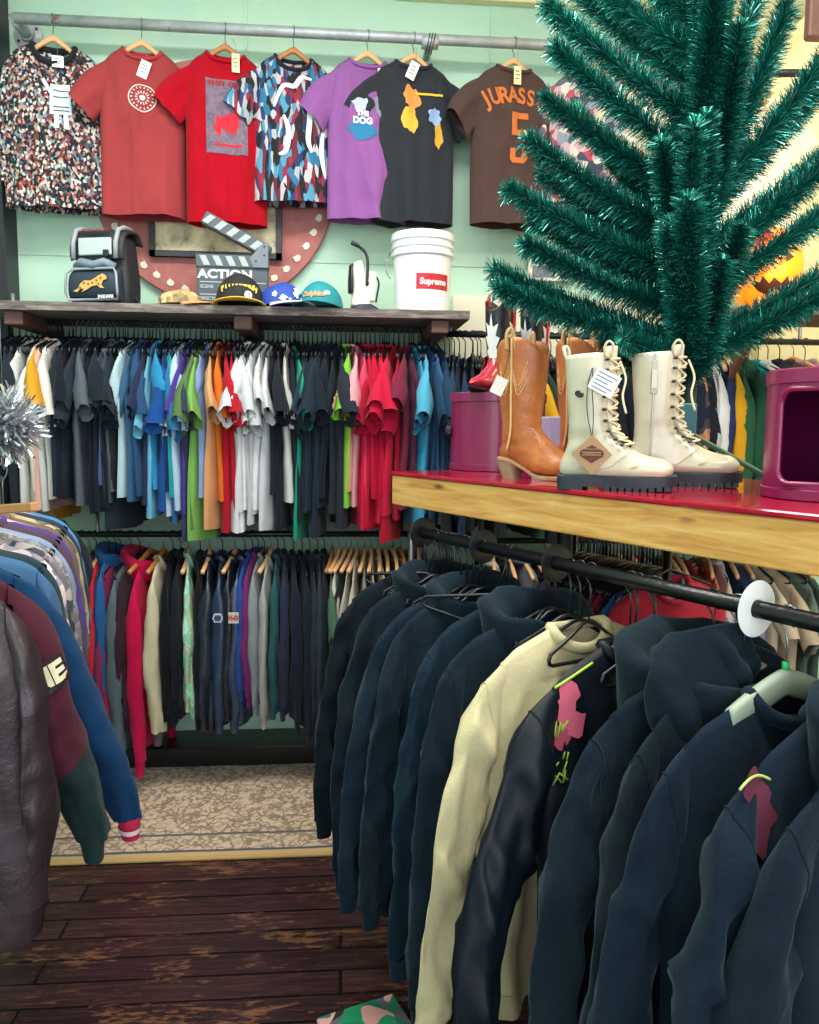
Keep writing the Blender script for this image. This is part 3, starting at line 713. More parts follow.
m = MB(); m.add(*(lambda t: (t.v, t.f))(text('JAGUARS', .018, .001).xf(T(.07, -.153, .03)))); m.build('lettering', plain('#d8dde2', .6), pk)
m = MB()
N = 16; prof = [(.07, .30), (.03, .345), (-.03, .342), (-.08, .325), (-.105, .27), (-.108, .215), (-.10, .195)]
vs = []
for i in range(N+1):
    t = i/N; q = crom([(a, 0, b) for a, b in prof], t)
    for j in range(13):
        u = -1+j/6; x = u*.135*(1-.04*t); vs.append((x, q.x+.012*abs(u)**4, q.z-.01*abs(u)**4-(.012*cos(u*pi*1.0) if t > .8 else 0)))
m.add(vs, [(i*13+j, i*13+j+1, (i+1)*13+j+1, (i+1)*13+j) for i in range(N) for j in range(12)])
fl = m.build('top_flap', BK, bp); md = fl.modifiers.new('t', 'SOLIDIFY'); md.thickness = .012
m = MB(); m.box((-.075, -.122, .215), (.085, -.112, .29), bev=.006); m.build('silver_panel', SIL, fl, smooth=False)
m = MB()
for x in (-.10, .105): MB().tube([(x, .03, .352), (x, -.04, .348), (x, -.09, .328), (x, -.117, .27), (x, -.118, .2)], .011, 6).build('strap', GR, fl)
pass
text('Jaguars', .045, .001).xf(T(.0, -.105, .33, rx=R(-55)) ).build('lettering', plain('#8c2a3a', .6), fl)
MB().box((.05, -.135, .205), (.075, -.12, .235), bev=.003).build('buckle', plain('#111317', .4), bp, smooth=False)
m = MB(); m.tube([(-.10, -.09, .17), (-.06, -.12, .185), (.0, -.125, .17), (.05, -.12, .185), (.09, -.10, .165)], .02, 8); m.build('middle_pouch', plain('#6d7f93', .5, bump=.3, bs=30), bp)
m = MB(); m.tube([(.13, 0, .05), (.155, .01, .0+.01), (.17, -.02, .008)], .007, 6); m.build('strap_tail', BK, bp)
# crumpled tan cap
def cap(P, rz, crown, brim, name, label, hgt=.085, face=None, s=1, flat=False, brimpose=0, seed=0, sub=None):
    r = empty(name, P, rz, label, 'cap'); r.scale = (s,)*3
    n = 36; m = MB(); rings = []
    for i in range(11):
        t = i/10; a = t*pi/2; rr = .088*cos(a)**.75 if i < 10 else 0.0; z = hgt*sin(a)
        for j in range(n):
            th = 2*pi*j/n; fr = max(0, -sin(th)) if not flat else 0
            k = 1+(.10*noise.noise(V((cos(th)*2+seed, sin(th)*2, z*20))) if seed else 0)
            m.v.append(V((rr*cos(th)*k, rr*sin(th)*1.12*k-.0, z*(1+.12*fr)+.012)))
    m.f = [(i*n+j, i*n+(j+1) % n, (i+1)*n+(j+1) % n, (i+1)*n+j) for i in range(10) for j in range(n)]; m.m = [0]*len(m.f)
    m.build('crown', crown, r, merge=1e-5)
    m = MB(); vs = []
    for i in range(9):
        t = i/8
        for j in range(17):
            a = R(-150+120*j/16); rr = .088+.065*t*sin(pi*j/16)**.5
            vs.append((rr*cos(a), rr*sin(a)*1.12, .014-.016*t*0-.02*abs(cos(a))**1.5*t+.004*sin(pi*t)))
    m.add(vs, [(i*17+j, i*17+j+1, (i+1)*17+j+1, (i+1)*17+j) for i in range(8) for j in range(16)])
    b = m.build('brim', brim, r); md = b.modifiers.new('t', 'SOLIDIFY'); md.thickness = .004; md.offset = 1
    MB().lathe([(0, hgt+.012), (.008, hgt+.014), (.007, hgt+.019), (0, hgt+.021)], 10).build('button', brim, r)
    return r
def on_cap(m, r, nm, mat, hgt=.085, off=.003):
    m = subdiv(m, .01)
    for p in m.v:
        z = min(max(p.z-.012, 0), hgt*.98)/hgt/1.12; a = math.asin(min(1, z)); rr = .088*cos(a)**.75+off
        th = -pi/2+p.x/.09; p.x, p.y = rr*cos(th), rr*sin(th)*1.12-.002
    return m.build(nm, mat, r)
cap(on_shelf(180, 3.30), R(70), patterned('tan camo', ['#c9925f', '#d8a877', '#8c7a55', '#e3bb90', '#77664a'], 40), plain('#c58f5c', .8), 'baseball_cap', 'crumpled tan camouflage cap lying right of the backpack', hgt=.06, seed=3, s=.9)
c_ = cap(on_shelf(240, 3.28), R(4), plain('#15171c', .8, bump=.2, bs=150), plain('#e0b234', .7), 'baseball_cap', 'black cap with yellow brim reading PITTSBURGH before clapperboard', s=1.08, hgt=.1)
on_cap(arc_text('PITTSBURGH', .034, 0, .082, .12, 1.25, .002, .75), c_, 'cap_lettering', plain('#e3c545', .7))
on_cap(poly(ellipse(.035, .036, .014, .014, 20)), c_, 'round_badge', plain('#d9dde0', .7), off=.005)
on_cap(poly(ellipse(.037, .038, .004, .004, 8)), c_, 'badge_mark', plain('#c03a2c', .7), off=.0065)
c_ = cap(on_shelf(281, 3.30), R(35), plain('#1f3f9c', .7), plain('#dfe3ec', .7), 'baseball_cap', 'royal blue cap with white floral lettering, middle of the caps', hgt=.085, s=1.0)
for x, z, s_2 in ((-.045, .035, .012), (.01, .05, .014), (.05, .03, .014), (.03, .07, .01), (-.08, .05, .01), (-.02, .03, .007)): 
    on_cap(blob(int(x*900)+50, x, z, s_2, s_2, k=.5), c_, 'white_patch', plain('#dfe6f2', .7))
on_cap(text('P', .05, .003).xf(T(.02, 0, .055)), c_, 'letter', plain('#f0f2f6', .7), off=.005)
c_ = cap(on_shelf(321, 3.30), R(-12), plain('#12808a', .7), plain('#0f6f78', .7), 'baseball_cap', 'teal cap with orange script, right of the blue cap', hgt=.092, s=1.0)
on_cap(text('Dolphins', .028, .001).xf(T(-.01, 0, .055)), c_, 'script', plain('#e39a6a', .7))
on_cap(blob(4, .05, .06, .012, .01), c_, 'badge', plain('#dfe8ea', .7))
# clapperboard
SL_ = plain('#48525c', .6, bump=.1, name='slate'); WHT = plain('#a3abaf', .6, name='slate white')
P = on_shelf(233, 3.44); cb = empty('clapperboard', P, R(3), 'big grey clapperboard reading ACTION with its stick raised', 'clapperboard')
wb_ = .145; m = MB(); m.box((-wb_, 0, 0), (wb_, .06, .235), bev=.004); sl = m.build('slate', SL_, cb, smooth=False)
text('ACTION', .048, .002, .001, sx=1.2).xf(T(-.03, -.002, .158)).build('title_lettering', plain('#c9cdce', .6), sl)
m = MB()
for z in (.125, .075, .035): m.box((-wb_+.012, -.002, z), (wb_-.01, .001, z+.004))
m.build('ruled_lines', WHT, sl, smooth=False)
for t_, x, z in (('SCENE', -.115, .108), ('DIRECTOR', -.105, .06), ('CAMERA', -.11, .02)): text(t_, .018, .0005, .0006).xf(T(x+.01, -.002, z)).build('small_lettering', WHT, sl)
m = MB(); m.box((-wb_-.003, -.006, .187), (wb_+.003, .062, .238), bev=.003); bs_ = m.build('lower_stick', plain('#4c565f', .6), cb, smooth=False)
m = MB()
for i in range(5):
    x = -wb_+.012+i*.052; m.prism([(x, .232), (x+.026, .232), (x+.044, .193), (x+.018, .193)], .002, T(0, -.0085, 0))
m.build('stripe', WHT, bs_, smooth=False)
us = empty('upper_stick', (wb_-.02, 0, .238), 0); us.parent = cb; us.rotation_euler = (0, R(27), 0)
us2 = MB().box((-.28, -.004, .0), (.015, .058, .05), bev=.003).build('stick_arm', plain('#4c565f', .6), us, smooth=False)
m = MB()
for i in range(5):
    x = -.26+i*.053; m.prism([(x, .045), (x+.026, .045), (x+.008, .006), (x-.018, .006)], .002, T(0, -.0065, 0))
m.build('stripe', WHT, us, smooth=False)
m = MB(); m.prism([(wb_-.06, .19), (wb_-.075, .225), (wb_-.03, .28), (wb_-.0, .29), (wb_, .19)], .004, T(0, -.012, 0)); m.build('hinge_plate', plain('#6d757c', .4, .4), cb, smooth=False)
m = MB()
for x, z in ((wb_-.05, .215), (wb_-.015, .24), (wb_-.015, .275)): m.tube([(x, -.014, z), (x, -.0115, z)], .004, 8)
m.build('hinge_rivets', plain('#2c3036', .4), cb)
# black and white iron-like gadget with curved handle
P = on_shelf(364, 3.36); gd = empty('roller_skate_guard', P, R(10), 'white upright gadget with black sides and a curved black handle', 'gadget'); gd.name = 'upright_gadget'
WH = plain('#e8dfd3', .4, name='cream plastic'); BL = plain('#191c22', .4, name='black plastic')
m = MB(); m.loft([(-.055, 0, .03), (-.05, 0, .1), (-.052, 0, .17), (-.04, 0, .205)], [(.03, 0, .03), (.02, 0, .1), (.0, 0, .17), (-.01, 0, .212)], [.035, .03, .04, .02], 14, 16, flat=3); m.build('body', WH, gd)
m = MB(); m.loft([(.0, -.01, .05), (.0, -.01, .1), (.01, -.01, .17)], [(.04, -.01, .05), (.045, -.01, .1), (.05, -.01, .165)], [.02, .02, .015], 10, 12, flat=4); m.build('side_arm', WH, gd)
m = MB(); m.loft([(-.066, 0, .085), (-.066, 0, .13), (-.062, 0, .19)], [(-.045, 0, .08), (-.046, 0, .13), (-.045, 0, .2)], [.03, .036, .02], 8, 12); m.build('black_pad', BL, gd)
m = MB(); m.loft([(-.07, 0, .0), (-.065, 0, .012), (-.03, 0, .06)], [(.085, 0, .0), (.075, 0, .015), (-.0, 0, .055)], [.06, .05, .02], 8, 16, flat=3); m.build('base', plain('#2b3240', .4), gd)
m = MB(); m.tube([crom([(.005, -.03, .11), (.008, -.035, .19), (.0, -.035, .235), (-.03, -.035, .262), (-.06, -.035, .275)], i/14) for i in range(15)], [.006]*11+[.009]*4, 8); m.build('curved_handle', BL, gd)
m = MB(); m.tube([crom([(.045, 0, .16), (.062, -.0, .13), (.055, 0, .08), (.05, 0, .05)], i/10) for i in range(11)], .004, 6); m.build('strap', BL, gd)
MB().lathe([(0, 0), (.006, 0), (.006, .004), (0, .004)], 10, M=T(.01, -.028, .12, rx=R(90))).build('rivet', plain('#70757c', .3, .6), gd)
# bucket
P = on_shelf(422, 3.38); z_ = (P-CAM).dot(fw); H_ = 78*z_/F; RT = 31.5*z_/F; RB = 27*z_/F
bk = empty('plastic_bucket', P, 0, 'white plastic bucket with red rectangular label on the shelf', 'bucket')
WP = plain('#dfe3e8', .35, name='white plastic')
def rr_(z): return RB+(RT-.008-RB)*z/H_
m = MB(); m.lathe([(RB-.005, .0), (RB, .004), (rr_(H_*.7), H_*.7), (rr_(H_*.72)+.009, H_*.72), (rr_(H_*.72)+.009, H_*.76), (rr_(H_*.8)+.002, H_*.765), (rr_(H_*.8)+.002, H_*.81), (rr_(H_*.8)+.008, H_*.815), (rr_(H_*.83)+.008, H_*.84), (rr_(H_*.86)+.002, H_*.845), (rr_(H_*.9)+.003, H_*.9), (RT, H_*.905), (RT, H_*.95), (RT-.003, H_*.955), (RT-.002, H_*.99), (RT-.006, H_), (RT-.012, H_), (RT-.014, H_*.93), (RB-.008, .012), (0, .01)], 48); m.build('pail', WP, bk, auto=30)
def wrapc(m, r, off=.0012):
    m = subdiv(m, .012)
    for p in m.v: rr = r(p.z)+off; a = -pi/2+p.x/rr; p.x, p.y = rr*cos(a), rr*sin(a)
    return m
bw_, bh = .148, .062; cx2, cz2 = .038, H_*.38
wrapc(poly([(cx2-bw_/2, cz2-bh/2), (cx2+bw_/2, cz2-bh/2), (cx2+bw_/2, cz2+bh/2), (cx2-bw_/2, cz2+bh/2)]), rr_).build('red_label', plain('#b8142c', .4), bk)
wrapc(text('Supreme', .033, .0012).xf(T(cx2, 0, cz2-.002)), rr_, .0025).build('label_lettering', plain('#f2f2f2', .4), bk)
m = MB(); m.tube([crom([(-RT-.0, 0, H_*.78), (-RT-.012, -.02, H_*.7), (-RT-.022, -.03, H_*.55), (-RT-.005, -.06, H_*.42)], i/12) for i in range(13)], .0022, 6); m.build('wire_handle', STEEL, bk)
# ================================================================ upper wall rail with tees
RY = 3.47
def rail(xa, xb, py, Y, name, label, r=.013, posts=()):
    z = atY(300, py, Y).z; x0 = atY(xa, py, Y).x; x1 = atY(xb, py, Y).x
    rr = empty(name, (x0, Y, z), 0, label, 'rail')
    MB().tube([(0, 0, 0), (x1-x0, 0, 0)], r, 12).build('rail_tube', plain('#22262c', .35, .5, name='dark tube'), rr)
    m = MB()
    for p in posts: x = atY(p, py, Y).x-x0; m = MB(); m.tube([(x, 0, 0), (x, 0, .02), (x, .0, .09)], .008, 8); m.build('support', plain('#8d949a', .4, .6), rr)
    return z
RZ = rail(-30, 445, 322, RY, 'hanging_rail', 'dark upper wall rail under the shelf, full of tees', posts=(14, 243, 438))
TEES = [Garment(i, sw=.20+.012*(i % 3), bw=.222+.012*((i+1) % 3), L=.64+.035*((i*3) % 4), T=.022, fold=.018, sth=.6+.22*((i*5) % 3), nu=14, nv=18, swing=.04*(-1)**i, sl=.95+.17*((i*5) % 4), sout=.55+.3*((i*7) % 4), zt=-.105) for i in range(12)]
LONGS = [Garment(20+i, sw=.2, bw=.225+.01*(i % 3), L=.62+.03*(i % 3), sleeve='long', SL=.74+.03*(i % 2), T=.032, fold=.018, nu=16, nv=18, swing=.02*(-1)**i, band=i % 2 == 0, hood=(.7 if i == 1 else 0), sth=.8) for i in range(7)]
HBm = hanger_black(.013, .19).mesh('plastic_hanger'); HBM = plain('#14171c', .3, name='black hanger plastic')
HWa = hanger_wood_arms(.19).mesh('arms'); HWh = hook_mesh(.013, -.062).mesh('hook')
def put_hanger(P, rz, where, wood=None, rng=rnd, hmesh=None, tilt=0):
    if wood is None:
        h = inst('plastic_hanger', hmesh or HBm, HBM); h.location = P; h.rotation_euler = (0, tilt, rz)
        tag(h, 'black plastic hanger hooked on '+where, 'hanger', 'black hangers on '+where)
    else:
        h = empty('wooden_hanger', P, rz, 'wooden hanger with steel hook on '+where, 'hanger', 'wooden hangers on '+where)
        inst('hook', HWh, STEEL, h); inst('arms', HWa, wood, h)
    return h
def ordinal(n): return ['', 'next', 'second', 'third', 'fourth', 'fifth', 'sixth', 'seventh', 'eighth', 'ninth', 'tenth', 'eleventh', 'twelfth'][n] if n <= 12 else str(n)+'th'
def make_labels(items, noun, where):
    """items: list of colour words left to right; unique colours are anchors for the rest"""
    cnt = {}
    for n in items: cnt[n] = cnt.get(n, 0)+1
    out = []
    for i, n in enumerate(items):
        if cnt[n] == 1: out.append('%s %s on %s' % (n, noun, where)); continue
        best = None
        for j, q in enumerate(items):
            if cnt[q] == 1 and (best is None or abs(j-i) < abs(best-i)): best = j
        k = abs(best-i); side = 'right' if i > best else 'left'
        out.append('%s %s on %s, %s %s of the %s one' % (n, noun, where, ordinal(k), side, items[best]))
    return out
up_list = [(-8, '#22323c', 'dark slate'), (0, '#2b3c46', 'dark slate'), (7, '#232c36', 'black'), (13, '#dcdcda', 'white'), (19, '#d6cdbf', 'oatmeal'), (25, '#e4e4e2', 'white'), (31, '#cfd4d2', 'pale grey'), (35, '#d99f2c', 'mustard'), (39, '#e6d6c2', 'ivory'), (43, '#e3b5a6', 'peach pink'),
 (47, '#e2ded8', 'white'), (53, '#1d4257', 'petrol blue'), (60, '#23303d', 'black'), (65, '#1a212b', 'black'), (71, '#2a3541', 'charcoal'), (77, '#59636f', 'slate grey'), (82, '#1b222d', 'black'), (87, '#1d2632', 'black'), (93, '#2b3b47', 'charcoal'), (98, '#1a1f29', 'black'), (102, '#3e4a53', 'charcoal'), (106, '#5d5f60', 'taupe'), (110, '#20262f', 'black'), (115, '#26303d', 'black'),
 (121, '#5b6794', 'dusty violet blue'), (126, '#b5d3da', 'pale aqua'), (131, '#3a6388', 'steel blue'), (136, '#2c4f78', 'denim blue'), (141, '#2b3350', 'dark indigo'), (145, '#6db5d4', 'sky blue'), (149, '#2f8fc4', 'azure'), (154, '#1e4f96', 'cobalt'), (159, '#26324a', 'navy'), (164, '#1c9aa6', 'turquoise'), (169, '#2f6f9c', 'ocean blue'), (175, '#b4cde2', 'ice blue'), (181, '#c3d2e8', 'powder blue'), (187, '#4f3d96', 'purple'), (192, '#38405c', 'dark indigo'), (196, '#5d7a4c', 'olive green'), (200, '#7fb35c', 'apple green'), (204, '#8ba3d4', 'periwinkle'), (209, '#d9a06c', 'tan'), (214, '#e0701f', 'orange'), (219, '#b31a2c', 'brick red'), (224, '#c0162c', 'crimson'), (229, '#dcdce0', 'white'), (234, '#e6e6e8', 'white'), (239, '#cfd3d6', 'silver grey'), (244, '#e2e4e6', 'white'),
 (249, '#b8bdc0', 'ash grey'), (254, '#c9cdd0', 'ash grey'), (259, '#dfe1e3', 'white'), (264, '#e8e8ea', 'white'), (269, '#d3d6d9', 'white'), (274, '#22262f', 'black'), (279, '#1f242e', 'black'), (283, '#cfcfcc', 'stone'), (287, '#1f2836', 'navy'), (291, '#1f9a78', 'emerald'), (296, '#1e2a36', 'black'), (301, '#20303c', 'black'), (306, '#2a3946', 'charcoal'), (311, '#1b2530', 'black'), (316, '#22303e', 'black'), (321, '#1c2734', 'black'), (326, '#253545', 'navy'), (331, '#1b2430', 'black'), (336, '#26303b', 'black'), (341, '#2a2f3a', 'black'),
 (346, '#7cc23c', 'lime green'), (350, '#e2b48a', 'apricot'), (354, '#e9a6b4', 'baby pink'), (358, '#d84a6a', 'coral pink'), (362, '#b81a38', 'red'), (367, '#c81c3e', 'red'), (372, '#c2163a', 'red'), (377, '#b51234', 'red'), (382, '#d11c42', 'red'), (387, '#c81a40', 'red'), (392, '#cf2044', 'red'), (397, '#c01838', 'red'), (402, '#b8163a', 'red'), (408, '#7c2a46', 'maroon'), (413, '#5c2a42', 'plum'), (418, '#3c9fc8', 'bright sky blue'), (423, '#57b0d6', 'bright sky blue'), (429, '#2c5f8c', 'denim'), (434, '#254766', 'denim'), (441, '#223a5c', 'dark blue')]
labs = make_labels([u[2] for u in up_list], 'tee', 'the upper wall rail')
rg = random.Random(11)
for i, ((px, hx, nm), lb) in enumerate(zip(up_list, labs)):
    x = atY(px, 350, RY-.15).x if px > -5 else atY(px, 350, RY).x
    x = atY(px, 350, RY-.2).x
    P = V((x, RY, RZ)); rz = R(90+7*sin(i*.45)+rg.gauss(0, 2.2)) + (pi if i % 17 > 11 else 0)
    if nm in ('dusty violet blue', 'powder blue', 'petrol blue'): rz = R(70)
    put_hanger(P, rz, 'the upper wall rail')
    g = TEES[rg.randrange(12)]
    zs = rg.uniform(.9, 1.07)
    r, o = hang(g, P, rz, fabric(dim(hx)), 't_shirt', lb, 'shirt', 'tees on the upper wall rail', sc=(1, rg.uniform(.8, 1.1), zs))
    if nm == 'crimson':
        g.decal(MB().add([(x_, 0, z_) for x_, z_ in ((-.1, -.42), (.1, -.42), (.1, -.3), (-.1, -.3))], [(0, 1, 2, 3)]), off=.004).build('white_print', patterned('white scribble', ['#c0162c', '#e8e4e4', '#c0162c'], 60), r)
# a few bare hangers among them
for k_ in range(26):
    px = rg.uniform(0, 440); x = atY(px, 325, RY).x; put_hanger(V((x, RY, RZ)), R(90+rg.uniform(-14, 14)), 'the upper wall rail')
# the big red shirts hanging lower by the table corner, one with a black print
for px, lb, hx, zz in ((388, 'long bright red football shirt with black lettering by the table corner', '#c8123a', 1.16),):
    P = V((atY(px, 350, RY-.1).x, RY-.0, RZ)); rz = R(62)
    put_hanger(P, rz, 'the upper wall rail')
    g = Garment(61, sw=.2, bw=.24, L=.66, T=.03, fold=.014, nu=24, nv=26)
    r, o = hang(g, P, rz, fabric(hx), 't_shirt', lb, 'shirt', None, sc=(1, 1, zz))
    g.decal(text('S', .15, .006).xf(T(-.12, 0, -.28)), off=.005).build('letter', plain('#1a1418', .8), r)
    g.decal(blob(6, -.12, -.42, .03, .06, k=.5), off=.005).build('black_print', plain('#2a1420', .8), r)
# ---------------------------------------------------------------- lower rail with jackets
LY = 3.50
LZ = rail(40, 470, 534, LY, 'hanging_rail', 'dark lower wall rail carrying the row of jackets', posts=(98, 430))
HD = patterned('mint print', ['#8fd0b4', '#a9dcc0', '#6fae98', '#c4b27a', '#b3e2cc'], 12, kind='noise')
low_list = [(66, patterned('crimson stripes', ['#a8203c', '#d8c8c8', '#c02848'], 30, kind='stripe'), 'crimson striped', 'l', 0, .8), (74, '#2a4fa0', 'royal blue', 'l', 0, .8), (82, '#1fa078', 'jade green', 'l', 0, 1), (89, '#2a3340', 'dark grey', 'l', 0, .9), (95, '#c42c3c', 'scarlet', 'l', 0, .98), (102, '#243a70', 'navy blue', 'l', 0, 1), (109, '#2a5f9c', 'blue hooded', 'l', 1, .85), (114, '#8c2f58', 'raspberry', 'l', 0, 1.05), (125, '#5d6c74', 'stone washed grey', 'l', 0, 1.14), (134, '#3c2530', 'dark aubergine', 'l', 0, .95), (144, '#c8124c', 'hot pink', 'l', 1, 1.2), (158, '#d3c9a8', 'cream varsity', 'l', 0, 1.04), (168, '#17191f', 'black', 'l', 0, .95), (176, '#1c222c', 'black', 'l', 0, .9), (184, HD, 'mint green patterned', 'l', 0, .9), (196, '#16191f', 'black', 'l', 0, 1), (206, leather('#1a2230'), 'black leather', 'l', 0, 1), (219, leather('#24344c'), 'blue-black leather badge', 'l', 0, 1.02), (232, leather('#171b24'), 'dark leather', 'l', 0, .95), (242, leather('#2c3850'), 'navy leather patch', 'l', 0, 1.02), (250, '#2c50a0', 'bright blue', 'l', 0, .85), (256, '#7a2c6c', 'magenta', 'l', 0, .85), (262, '#8c9298', 'mid grey', 'l', 0, .9), (269, '#a9aca8', 'light grey', 'l', 0, 1.0), (276, '#2a5a60', 'dark teal', 'l', 0, .95), (283, '#2c3450', 'midnight blue', 'l', 0, .96), (292, '#1f2638', 'inky navy', 'l', 0, 1.0), (301, '#1c2434', 'inky navy', 'l', 0, 1.05), (309, '#2c3440', 'charcoal', 'l', 0, 1.02), (317, '#343c48', 'charcoal', 'l', 0, 1), (324, '#20262e', 'charcoal', 'l', 0, .95),
 (332, '#4c7058', 'moss green', 't', 0, 1), (339, '#c8c8c0', 'pale stone', 't', 0, .9), (346, '#22262c', 'sooty', 't', 0, .9), (352, '#b8b4a8', 'putty', 't', 0, .95), (358, '#d8d0c0', 'ecru', 't', 0, .9), (365, '#8c8a80', 'mushroom', 't', 0, .95), (372, '#c9b89c', 'sand', 't', 0, .95), (379, '#d8c4a4', 'beige', 't', 0, .9), (386, '#3c3c44', 'graphite', 't', 0, .95), (394, '#8c6c5c', 'cocoa', 't', 0, .95), (402, '#c0b0a0', 'biscuit', 't', 0, .95), (411, '#30343c', 'ebony', 't', 0, 1), (420, '#6c7078', 'pewter', 't', 0, 1)]
labs = make_labels([u[2] for u in low_list], 'jacket', 'the lower wall rail')
li = 0
for (px, hx, nm, kd, hood, zs), lb in zip(low_list, labs):
    x = atY(px, 590, LY-.12).x; P = V((x, LY, LZ)); li += 1; rz = R(90+8*sin(li*.5)+rg.uniform(-1.5, 1.5))
    wd = (nm in ('crimson striped', 'jade green', 'scarlet', 'hot pink', 'cream varsity', 'mint green patterned', 'black leather', 'dark leather', 'light grey') or kd == 't')
    put_hanger(P, rz, 'the lower wall rail', (WOODL if rg.random() < .6 else WOODD) if wd else None)
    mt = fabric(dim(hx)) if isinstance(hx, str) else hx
    g = LONGS[1] if hood else (LONGS[rg.choice([0, 2, 3, 4, 5, 6])] if kd == 'l' else TEES[rg.randrange(10)])
    if kd == 't': lb = lb.replace(' jacket', ' shirt')
    th_ = .95 if 'leather' in nm or nm in ('hot pink', 'cream varsity', 'stone washed grey') else .62
    kw = {}
    if nm == 'cream varsity': kw = dict(cuff=fabric('#4a4650'), sleeve=mt)
    r, o = hang(g, P, rz, mt, 'jacket' if kd == 'l' else 'shirt', lb, 'jacket' if kd == 'l' else 'shirt', 'garments on the lower wall rail', sc=(1, th_, zs), **kw)
    del r['group']
    if 'leather badge' in nm or 'leather patch' in nm:
        # badge on the near sleeve, seen end-on from the room
        ys = 0
        sl = o['sleevel']
        pz = -.30; bx = -(g.sw+.075)
        if 'badge' in nm:
            m = MB(); m.prism([(-.022, 0), (-.014, .018), (.014, .018), (.022, 0), (.014, -.018), (-.014, -.018)], .003, T(bx, 0, pz, rz=R(-90))); b_ = m.build('sleeve_badge', plain('#aeb8c4', .5), sl, smooth=False)
            m = MB(); m.prism([(-.016, 0), (-.010, .012), (.010, .012), (.016, 0), (.010, -.012), (-.010, -.012)], .001, T(bx-.0015, 0, pz, rz=R(-90))); m.build('badge_centre', plain('#26344a', .5), b_, smooth=False)
        else:
            m = MB(); m.box((-.022, 0, -.022), (.022, .004, .022), T(bx, 0, pz, rz=R(-90))); b_ = m.build('sleeve_patch', plain('#b9b0a4', .6), sl, smooth=False)
            text('H-D', .024, .002).xf(T(bx-.002, 0, pz, rz=R(-90))).build('patch_lettering', plain('#b04a36', .6), b_)
from mathutils.bvhtree import BVHTree
def stick(m, target_mesh, off=.002, maxlen=.015, dirn=V((0, 1, 0))):
    """lay a flat print/patch on a cloth mesh, shooting along dirn"""
    bv = BVHTree.FromPolygons([v.co.copy() for v in target_mesh.vertices], [tuple(p.vertices) for p in target_mesh.polygons])
    m = subdiv(m, maxlen); last = None
    for i, p in enumerate(m.v):
        o = p-dirn*(p.dot(dirn))-dirn*1.0; h = bv.ray_cast(o, dirn)
        if h[0] is None:
            h = bv.find_nearest(p-dirn*p.dot(dirn)); q = p-dirn*(p.dot(dirn)-h[0].dot(dirn)); m.v[i] = q-dirn*off
        else: m.v[i] = h[0]-dirn*(off+abs(p.dot(dirn)))
    return m
# ================================================================ the table with the red top
P0 = atz(392, 472, 2.45); P1 = atz(819, 513, 1.29); TH = (P0.z+P1.z)/2
e_ = V((P1.x-P0.x, P1.y-P0.y, 0)).normalized(); n_ = V((-e_.y, e_.x, 0)); ea = atan2(e_.y, e_.x)
TL, TW, TB = 2.15, .74, .089
def pine():
    n = NT('pine board'); co = n.coord('Object', (1.2, 8, 16)); a = n.noise(co, 3.2, 7, .6, .8)
    kn = n.n('TexVoronoi', i_Scale=3.4); n.l(n.coord('Object', (1.0, 1, 3.4)), kn.inputs['Vector'])
    c = n.ramp(a.outputs[0], [(.3, '#ad7436'), (.48, '#cb9850'), (.7, '#deb672')])
    c = n.mix(n.ramp(kn.outputs[0], [(.04, '#ffffff'), (.11, '#000000')]), c, '#6b4526')
    n.l(c, n.b.inputs['Base Color']); n.b.inputs['Roughness'].default_value = .6; n.bump(a.outputs[0], .3, .003); return n.m
def redtop():
    n = NT('red paint'); a = n.noise(n.coord(), 7, 5, .6)
    n.l(n.ramp(a.outputs[0], [(.3, '#8e1028'), (.7, '#b01630')]), n.b.inputs['Base Color']); n.l(n.ramp(a.outputs[0], [(.3, '#303030'), (.7, '#606060')]), n.b.inputs['Roughness']); return n.m
tb = empty('display_table', (P0.x, P0.y, 0), ea, 'tall display table with glossy red top and raw pine front board', 'table')
MB().box((-.004, -.004, TH-.012), (TL, TW, TH), bev=.003).build('red_top', redtop(), tb, smooth=False)
MB().box((0, 0, TH-.012-TB), (TL, .038, TH-.0125), bev=.003).build('front_board', pine(), tb, smooth=False)
MB().box((0, TW-.04, TH-.012-TB), (TL, TW-.002, TH-.0125), bev=.003).build('back_board', pine(), tb, smooth=False)
MB().box((0, .039, TH-.012-TB), (.038, TW-.041, TH-.0125), bev=.003).build('end_board', pine(), tb, smooth=False)
LEGM = plain('#596068', .4, .6, name='pipe leg')
for x, y in ((.12, .12), (.12, TW-.12), (TL-.1, .12), (TL-.1, TW-.12)): MB().tube([(x, y, 0), (x, y, TH-.0125)], .015, 12).build('leg', LEGM, tb)
def on_table(px, zd, dz=0): P = atz(px, 500, zd); return V((P.x, P.y, TH+dz))
